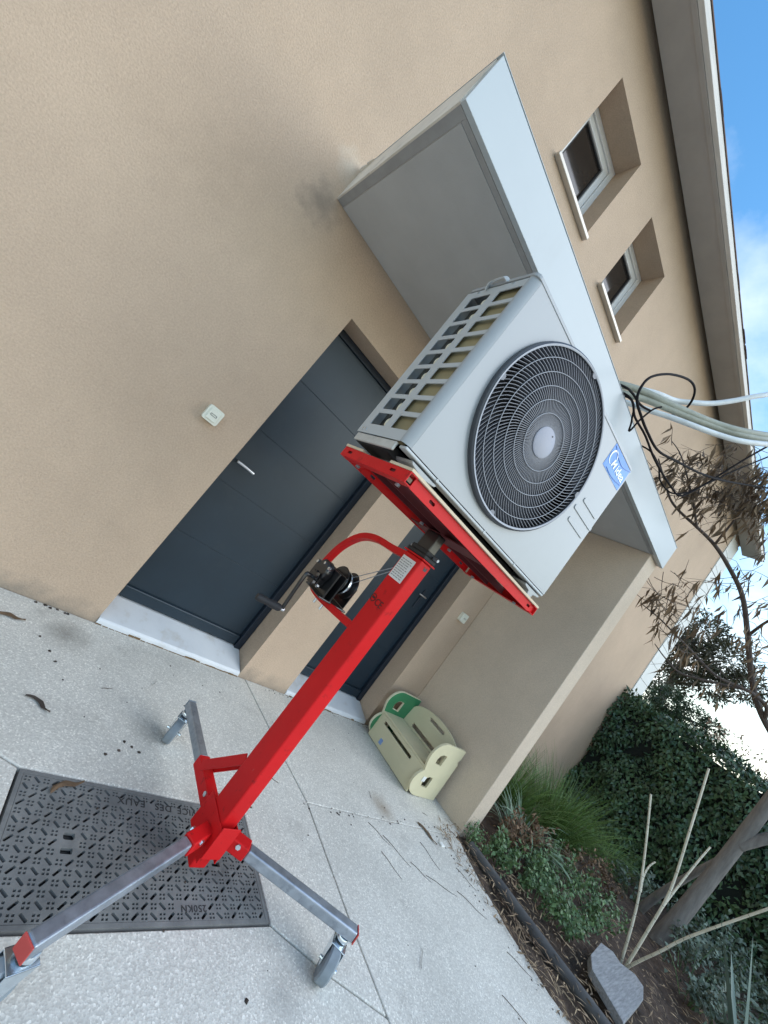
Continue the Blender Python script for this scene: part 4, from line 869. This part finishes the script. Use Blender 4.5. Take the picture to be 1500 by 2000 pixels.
# fountain grass
def grass(cx, cy, n, hl, label, mat='grass_blade', spread=.22, wid=.006, droop=(0.8, 1.9), name='grass_clump', lean=1.0, cat='grass'):
    t = thing(name, label, cat, (cx, cy, -.02))
    a = rng.uniform(0, 2 * math.pi, n); rr = spread * np.sqrt(rng.uniform(0, 1, n))
    base = np.stack([cx + rr * np.cos(a), cy + rr * np.sin(a), np.full(n, -.02)], 1)
    dv = np.stack([np.cos(a) * rr / spread * .6 * lean + rng.normal(0, .16, n), np.sin(a) * rr / spread * .6 * lean + rng.normal(0, .16, n), np.ones(n)], 1)
    V, F = blades(base, dv, rng.uniform(hl[0], hl[1], n), rng.uniform(.6, 1.2, n) * wid, rng.uniform(droop[0], droop[1], n), 6)
    o = mesh_np('blades', V, F, mat, t); o['kind'] = 'stuff'; return t
grass(4.75, -.52, 700, (.35, .80), 'bushy fountain grass clump behind the end of the side wall', spread=.24)
grass(5.55, -.72, 1100, (.40, .90), 'larger fountain grass clump spreading in front of the hedge', spread=.30)
grass(6.4, -1.05, 300, (.25, .55), 'farther grass clump low at the foot of the hedge', spread=.28)
grass(4.15, -.98, 110, (.35, .6), 'strap leaved green plant drooping near the side wall corner', 'strap_leaf', .12, .022, (1.4, 2.4), 'strap_leaf_plant', 1.4, 'plant')

# low leafy herbs
def herb(cx, cy, h, sp, n, label, mat='herb_leaf', ls=(.02, .045), grp=None, name='leafy_plant'):
    t = thing(name, label, 'plant', (cx, cy, -.02), 0, grp)
    st = MB(); k = max(5, n // 40); tips = []
    for i in range(k):
        a = rng.uniform(0, 2 * math.pi); q = sp * math.sqrt(rng.uniform()); tx, ty, tz = cx + q * math.cos(a), cy + q * math.sin(a), h * rng.uniform(.5, 1.05)
        st.tube([(cx + .2 * q * math.cos(a), cy + .2 * q * math.sin(a), -.02), (cx + .6 * q * math.cos(a), cy + .6 * q * math.sin(a), tz * .6), (tx, ty, tz)], [.004, .003, .0015], 5, smooth=2); tips.append((tx, ty, tz, a, q))
    build('stems', st, 'dead_leaf' if mat == 'dead_leaf' else 'herb_leaf', t)
    ii = rng.integers(0, k, n); T = np.array([(p[0], p[1], p[2]) for p in tips])[ii]; B = np.array([(cx + .3 * (p[0] - cx), cy + .3 * (p[1] - cy), 0.0) for p in tips])[ii]
    u = rng.uniform(.25, 1.05, n)[:, None] ** .7; pos = B + (T - B) * u + rng.normal(0, .022, (n, 3))
    V, F = leaves(pos, rng.normal(0, .7, (n, 3)) + [0, 0, .1], rng.normal(0, .5, (n, 3)) + [-.3, -.2, 1], rng.uniform(*ls, n), rng.uniform(*ls, n) * .6, .2, .2)
    o = mesh_np('foliage', V, F, mat, t); o['kind'] = 'stuff'; return t
spots = [(3.62, -1.12, .20, .13), (3.80, -1.22, .24, .16), (4.02, -1.30, .26, .17), (3.72, -1.40, .22, .15), (3.98, -1.50, .24, .17), (4.25, -1.45, .28, .18), (4.32, -1.62, .24, .17), (4.62, -1.30, .22, .2), (4.10, -1.66, .16, .14), (4.95, -1.45, .18, .2), (3.58, -1.30, .14, .11), (4.42, -1.18, .28, .18), (3.50, -1.18, .16, .10), (3.66, -1.55, .16, .12), (3.85, -1.68, .14, .12), (4.5, -1.52, .22, .18)]
for k_, (a, b, h_, s_) in enumerate(spots):
    herb(a + rng.normal(0, .04), b + rng.normal(0, .04), h_ * rng.uniform(.45, 1.15), s_ * rng.uniform(.9, 1.45), int(rng.uniform(120, 260)), 'small leafy green herb growing in the bed beside the paving', grp='green herbs in the planting bed')
for (a, b, h_, s_, n) in ((3.72, -1.02, .28, .14, 220), (3.95, -1.10, .32, .16, 240), (4.35, -1.05, .34, .2, 260), (4.9, -1.2, .3, .2, 240), (5.3, -1.4, .25, .2, 200)):
    herb(a, b, h_, s_, n, 'withered rust brown weed among the green herbs', 'dead_leaf', (.02, .05), 'withered weeds in the planting bed', 'withered_plant')
herb(3.30, -1.015, .10, .085, 170, 'small weed tuft at the foot of the side wall end', ls=(.015, .032))
herb(3.36, -1.10, .07, .05, 80, 'tiny green weed sprouting at the start of the edging rail', ls=(.012, .028))
for (a, b, h_, s_, n) in ((5.55, -2.05, .38, .26, 520), (5.1, -2.15, .34, .26, 480), (6.1, -1.95, .40, .3, 520), (4.85, -2.35, .34, .25, 420), (6.6, -2.2, .5, .35, 520), (5.9, -2.45, .5, .35, 520), (6.3, -1.45, .3, .25, 350)):
    herb(a, b, h_, s_, n, 'grey green feathery shrub around the foot of the tree', 'grey_leaf', (.03, .06), 'grey shrubs around the tree foot', 'grey_shrub')

# spiky blue green leaves at the lower right
ag = thing('agave', 'blue green sword leaved agave at the lower right corner', 'plant', (4.15, -2.50, -.02))
for k, (dx, dy, h_, wv) in enumerate(((-.40, .36, .78, .055), (-.62, .24, .55, .05), (.1, .25, .8, .05), (.3, -.1, .8, .055), (-.15, .5, .55, .05), (-.5, -.1, .7, .055), (.4, .3, .6, .05))):
    mb = MB(); v = []; m = 8
    for i in range(m + 1):
        u = i / m; c = Vector((4.15 + dx * u ** 1.15, -2.50 + dy * u ** 1.15, -.02 + h_ * u)); sd = Vector((-dy, dx, 0)).normalized(); ww = wv * (1 - u ** 2.2) * (0.7 + u * .6 if u < .4 else .94)
        dn = Vector((dx, dy, 0)).normalized() * .010 * (1 - u)
        v += [c - sd * ww / 2, c + dn, c + sd * ww / 2, c - dn * .4 + Vector((0, 0, -.004))]
    mb.add(v, [(i * 4 + j, i * 4 + (j + 1) % 4, i * 4 + 4 + (j + 1) % 4, i * 4 + 4 + j) for i in range(m) for j in range(4)])
    build('leaf', mb, 'agave_leaf', ag, smooth=True)

# tree with dry leaves
tr = thing('dry_leaf_tree', 'young tree with grey trunk and dry brown hanging leaves', 'tree', (5.72, -1.83, -.02))
build('trunk', MB().tube([(5.70, -1.80, -.05), (5.72, -1.83, .25), (5.78, -1.88, .85), (5.76, -1.92, 1.35), (5.72, -1.95, 1.75), (5.62, -2.0, 2.2), (5.5, -2.15, 2.8), (5.4, -2.2, 3.6)], [.088, .068, .058, .056, .052, .048, .040, .03], 16, smooth=5), 'bark', tr, smooth=True)
build('branch', MB().tube([(5.76, -1.92, 1.15), (5.78, -2.05, 1.38), (5.85, -2.28, 1.75), (5.9, -2.6, 2.5)], [.045, .042, .038, .025], 12, smooth=4), 'bark', tr, smooth=True)
build('stem', MB().tube([(6.05, -1.55, -.04), (5.98, -1.62, .25), (5.92, -1.74, .62), (5.9, -1.86, .95)], [.042, .034, .030, .027], 12, smooth=4), 'bark', tr, smooth=True)
limb = [(5.62, -2.0, 2.0), (5.35, -1.98, 1.98), (5.13, -1.92, 1.99), (4.95, -1.71, 2.15), (4.77, -1.57, 2.34), (4.54, -1.43, 2.63), (4.3, -1.31, 2.86), (4.09, -1.18, 2.98), (3.89, -1.06, 3.05), (3.7, -0.94, 3.07), (3.52, -0.84, 3.07), (3.35, -0.79, 3.07), (3.16, -0.76, 3.11), (2.95, -0.72, 3.17)]
l2 = [(4.97, -1.73, 2.13), (4.84, -1.71, 2.22), (4.7, -1.59, 2.23), (4.54, -1.4, 2.18), (4.34, -1.21, 2.23), (4.17, -1.13, 2.24), (3.99, -1.0, 2.27), (3.8, -0.88, 2.27)]
l3 = [(4.93, -1.68, 2.18), (4.82, -1.62, 2.27), (4.66, -1.4, 2.15), (4.49, -1.2, 2.04), (4.3, -1.1, 2.05), (4.11, -1.03, 2.08)]
l4 = [(4.54, -1.43, 2.63), (4.38, -1.5, 2.72), (4.24, -1.57, 2.8), (3.9, -1.7, 3.0)]
l5 = [(3.89, -1.06, 3.05), (3.78, -1.1, 3.09), (3.64, -1.16, 3.23), (3.48, -1.23, 3.4), (3.36, -1.29, 3.48)]
l6 = [(3.7, -0.94, 3.07), (3.58, -.93, 3.1), (3.38, -0.87, 3.21), (3.12, -0.77, 3.35), (2.95, -0.72, 3.36)]
for pts, r0, r1 in ((limb, .031, .005), (l2, .018, .004), (l3, .014, .004), (l4, .014, .004), (l5, .012, .003), (l6, .011, .003)):
    build('branch', MB().tube(pts, list(np.linspace(r0, r1, len(pts))), 9, smooth=5), 'twig_bark', tr, smooth=True)
tw = MB(); LP = []; LA = []
def twigs(cent, rad, n, leaf_n):
    for k in range(n):
        c = Vector(cent) + Vector(rng.normal(0, 1, 3) * rad * .6); d = Vector(rng.normal(0, 1, 3)); d.z = d.z * .5 - .1; d.normalize(); ln = rng.uniform(.15, .38)
        p1 = c + d * ln * .5 + Vector((0, 0, .02)); p2 = c + d * ln + Vector((0, 0, -.05 * rng.uniform()))
        tw.tube([c - d * .12, c, p1, p2], [.003, .0026, .002, .001], 4, smooth=2)
        for j in range(leaf_n):
            u = rng.uniform(0, 1); q = (c.lerp(p1, u * 2) if u < .5 else p1.lerp(p2, u * 2 - 1)); LP.append(q); LA.append(Vector((rng.normal(0, .28), rng.normal(0, .28), -1)))
for c in ((3.12, -.78, 3.12), (3.09, -.83, 3.22), (3.03, -.88, 3.34), (3.05, -.75, 3.2), (3.3, -.85, 3.1)): twigs(c, .13, 4, 5)
for c in ((3.33, -.99, 3.37), (3.32, -1.09, 3.44), (3.36, -1.21, 3.45), (3.46, -1.1, 3.23), (3.4, -.96, 3.25), (3.51, -1.27, 3.23), (3.45, -1.3, 3.38), (3.38, -1.15, 3.33), (3.5, -1.2, 3.3)): twigs(c, .15, 8, 8)
for c in ((4.12, -1.26, 2.93), (4.06, -1.33, 3.09), (4.24, -1.49, 2.75), (4.24, -1.3, 2.63), (4.15, -1.14, 2.77), (4.37, -1.59, 2.42), (4.3, -1.6, 2.6), (4.2, -1.55, 2.9), (4.45, -1.7, 2.3)): twigs(c, .17, 5, 4)
for c in ((3.88, -1.0, 2.48), (3.95, -1.12, 2.38), (3.89, -.95, 2.41), (4.01, -1.15, 2.21), (3.82, -.92, 2.5), (3.92, -1.05, 2.3)): twigs(c, .12, 5, 4)
for c in ((4.4, -1.2, 2.05), (4.6, -1.42, 2.15), (4.35, -1.25, 2.2)): twigs(c, .12, 3, 3)
o = build('twigs', tw, 'twig_bark', tr); o['kind'] = 'stuff'
LP = np.array([tuple(p) for p in LP]); LA = np.array([tuple(p) for p in LA]); n = len(LP)
V, F = leaves(LP, LA, rng.normal(0, 1, (n, 3)), rng.uniform(.09, .18, n), rng.uniform(.014, .026, n), .3, .22)
o = mesh_np('dry_leaves', V, F, 'dry_leaf', tr); o['kind'] = 'stuff'

# pale cut canes in the bed
cn = thing('cut_cane_plant', 'pale cut canes fanning up from one stump behind the weathered board', 'plant', (4.32, -1.86, -.02))
for pts, r0 in (([(4.33, -1.84, -.03), (4.27, -1.79, .25), (4.21, -1.74, .47), (4.12, -1.65, .76), (4.03, -1.55, 1.05)], .011), ([(4.22, -1.745, .47), (4.20, -1.72, .56), (4.21, -1.715, .64), (4.24, -1.725, .69)], .008), ([(4.33, -1.86, -.03), (4.28, -1.865, .3), (4.24, -1.86, .62), (4.15, -1.80, 1.02), (4.05, -1.73, 1.45)], .0115), ([(4.265, -1.865, .45), (4.30, -1.87, .6), (4.35, -1.885, .85), (4.38, -1.9, 1.02)], .009), ([(4.32, -1.85, -.03), (4.25, -1.905, .13), (4.17, -1.97, .30), (4.09, -2.05, .52), (3.9, -2.27, 1.01)], .0105)):
    c = build('cane', MB().tube(pts, list(np.linspace(r0 * .88, r0 * .62, len(pts))), 10, smooth=6), 'cane', cn, smooth=True)
    Q, S = catmull([Vector(p) for p in pts], list(np.linspace(r0, r0 * .72, len(pts))), 6); nd = MB()
    for i in range(2, len(Q) - 1, 2):
        d = (Q[i + 1] - Q[i]).normalized(); nd.cyl(Q[i] - d * .0012, Q[i] + d * .0012, S[i] * .90, 10)
    build('cane_ring', nd, 'cane_node', c)
# weathered board lying in the bed
bd_ = MB(); outl = [(3.56, -1.83), (3.70, -1.775), (4.02, -1.74), (4.10, -1.80), (4.07, -1.86), (4.16, -1.93), (4.13, -1.99), (3.95, -2.03), (3.44, -2.05)]
bd_.plate(outl, [], .045, lambda x, y, t: (x, y, .05 + t + (x - 3.8) * .03))
tag(build('weathered_board', bd_, 'weathered', None, weld=True, bevel=.004), 'grey weathered timber offcut lying on the soil below the pale canes', 'board')
# edging rail
ed = MB().tube([(3.255, -1.05, .005), (3.262, -1.25, .008), (3.27, -1.5, .010), (3.285, -1.75, .012), (3.32, -2.05, .012), (3.36, -2.5, .012), (3.40, -3.6, .01)], .034, 14, smooth=4)
tag(build('edging_rail', ed, 'edging', None, smooth=True), 'dark round rail edging the planting bed along the paving', 'edging')

# background trees beyond the hedge
def far_tree(cx, cy, h, blobs, n, label, mat, ls):
    t = thing('background_tree', label, 'tree', (cx, cy, -.1), 0, 'trees beyond the hedge')
    build('trunk', MB().tube([(cx, cy, -.1), (cx + .05, cy, h * .5), (cx, cy + .05, h * .92)], [.16, .12, .04], 10, smooth=3), 'bark', t, smooth=True)
    P = []; A = []
    tot = sum(b[3] ** 2 for b in blobs)
    lm = MB()
    for (bx, by, bz, br) in blobs:
        lm.tube([(cx, cy, max(.5, bz - br * .9)), (bx, by, bz)], [.05, .015], 6)
        m = int(n * br ** 2 / tot); d = unit(rng.normal(0, 1, (m, 3))); rr = br * rng.uniform(.25, 1.0, m) ** .6; lump = 1 + .22 * np.sin(d[:, 0] * 7 + bx) * np.cos(d[:, 1] * 6 + d[:, 2] * 8)
        P.append(np.array([bx, by, bz]) + d * (rr * lump)[:, None] * np.array([1, 1, .85])); A.append(d + rng.normal(0, .5, (m, 3)) + [0, 0, -.15])
    build('limbs', lm, 'bark', t)
    P = np.concatenate(P); A = np.concatenate(A); m = len(P)
    V, F = leaves(P, A, rng.normal(0, 1, (m, 3)), rng.uniform(*ls, m), rng.uniform(*ls, m) * .3, .2, .1)
    o = mesh_np('crown', V, F, mat, t); o['kind'] = 'stuff'
far_tree(12.6, .85, 4.9, [(12.14, .80, 4.65, .62), (12.36, .14, 4.37, .62), (12.37, .75, 3.85, .6), (12.53, -.35, 4.05, .42), (12.53, .18, 3.68, .45), (12.11, 1.25, 4.3, .45), (12.5, 1.0, 3.2, .6)], 9000, 'brownish green pine rising behind the house corner', 'pine_brown', (.08, .15))
far_tree(10.9, .35, 2.7, [(10.63, .2, 2.55, .40), (10.71, -.2, 2.52, .34), (10.76, -.54, 2.58, .22), (10.66, .35, 2.15, .42), (10.7, -.1, 2.1, .3)], 5000, 'dark green bushy tree just above the hedge beside the house corner', 'pine_needle', (.06, .11))

# ================================================================== SMALL LITTER
def dry_pod(x, y, rz, ln, wd, mat, label, z=.004):
    mb = MB(); v = []; m = 9
    for i in range(m + 1):
        u = i / m; wv = wd * math.sin(math.pi * (u * .92 + .04)) ** .7 * (1 + .25 * math.sin(u * 13)); yy = .012 * math.sin(u * 5)
        v += [((u - .5) * ln, yy - wv / 2, .001 + .004 * math.sin(u * 9) ** 2), ((u - .5) * ln, yy, .006 + .003 * math.sin(u * 7)), ((u - .5) * ln, yy + wv / 2, .001 + .003 * math.cos(u * 6) ** 2)]
    mb.add(v, [(i * 3 + j, i * 3 + j + 3, i * 3 + j + 4, i * 3 + j + 1) for i in range(m) for j in range(2)])
    mb.xf(lambda p: (x + p.x * math.cos(rz) - p.y * math.sin(rz), y + p.x * math.sin(rz) + p.y * math.cos(rz), z + p.z))
    return tag(build('fallen_leaf', mb, mat, None, smooth=True), label, 'leaf', 'fallen dry leaves on the paving')
dry_pod(.478, -.69, R(-26), .105, .020, 'debris', 'dark curled leaf on the bare paving between the wall and the cover')
dry_pod(.285, -.215, R(20), .12, .03, 'dead_leaf', 'brown leaf at the left picture edge near the wall foot')
dry_pod(.612, -1.022, R(38), .11, .022, 'dead_leaf', 'brown dried leaf lying on the patterned utility cover', z=.004)
dry_pod(2.76, -1.0, R(-62), .16, .03, 'dead_leaf', 'brown leaf across the slab joint near the toy bench')
mb = MB().box(2.835, 2.87, -1.085, -1.055, .001, .012); tag(build('white_chip', mb, 'tape_white', None, bevel=.004), 'white fragment on the paving beside the brown leaf', 'fragment')
tgl = None
for k, (x, y, a, ln) in enumerate(((2.22, -1.05, -55, .16), (2.30, -1.14, -60, .2), (2.42, -1.25, -50, .14), (2.18, -1.22, -70, .15), (2.55, -1.32, -30, .22), (2.62, -1.15, -80, .17), (2.75, -1.42, -48, .2), (2.88, -1.28, -65, .15), (2.85, -1.7, -55, .15), (1.15, -.6, 35, .05), (.95, -.36, 60, .06), (.72, -.5, 20, .05), (1.55, -.82, -30, .07), (2.35, -.78, 70, .06), (2.9, -.85, -20, .05), (2.05, -1.6, 40, .1), (2.55, -1.85, -60, .17))):
    if tgl is None:
        mb = MB().tube([(-.5, 0, .003), (-.2, .03, .004), (.15, -.02, .004), (.5, .02, .003)], [.0022, .002, .0018, .001], 5, smooth=3)
        tgl = build('twig', mb, 'debris', None); o = tgl
    else:
        o = tgl.copy(); COL.objects.link(o)
    o.location = (x, y, .001); o.rotation_euler = (0, 0, R(a)); o.scale = (ln, ln * rng.uniform(.4, 1.3), .8)
    tag(o, 'thin dark twig lying on the pale paving', 'twig', 'twigs scattered on the paving')
sp = MB()
def speck(x, y, s):
    n = 6; a = rng.uniform(0, 6); v = [(x + s * rng.uniform(.6, 1.2) * math.cos(a + 6.283 * i / n), y + s * rng.uniform(.6, 1.2) * math.sin(a + 6.283 * i / n), .001) for i in range(n)] + [(x, y, .001 + s * .7)]
    sp.add(v, [(i, (i + 1) % n, n) for i in range(n)])
for k in range(45): speck(rng.uniform(.3, 3.0), rng.uniform(-1.95, -.03), rng.uniform(.002, .006))
for x_ in (.36, .40, .425, .455, .49, .505): speck(x_, -.015 - rng.uniform(0, .01), rng.uniform(.008, .014))
for (x_, y_) in ((.42, -.28), (.50, -.42), (.47, -.36), (.80, -.78), (.83, -.80), (.86, -.82), (.78, -.83), (1.15, -1.62), (.73, -.86)): speck(x_, y_, .008)
for k in range(60): speck(rng.uniform(1.66, 3.1), rng.choice([-.95, -.03]) + rng.normal(0, .012), rng.uniform(.003, .007))
for k in range(60): speck(rng.uniform(2.85, 3.12), rng.uniform(-1.9, -1.0), rng.uniform(.003, .008))
tag(build('litter_specks', sp, 'debris', None), 'dark grit and seed specks strewn over the paving', 'litter', kind='stuff')
# straw and leaf litter on the soil
n = 5200; x = 2.95 + 3.6 * rng.uniform(0, 1, n) ** 1.5; y = rng.uniform(-3.2, -.9, n)
V, F = leaves(np.stack([x, y, np.where(x < 3.25, .002, .012) + rng.uniform(0, .03, n)], 1), np.stack([rng.normal(0, 1, n), rng.normal(0, 1, n), rng.normal(0, .12, n)], 1), np.tile([0, 0, 1.0], (n, 1)) + rng.normal(0, .3, (n, 3)), rng.uniform(.02, .09, n), rng.uniform(.004, .010, n), .2, .05)
tag(mesh_np('straw_litter', V, F, 'straw'), 'dry straw and leaf litter covering the brown soil', 'litter', kind='stuff')
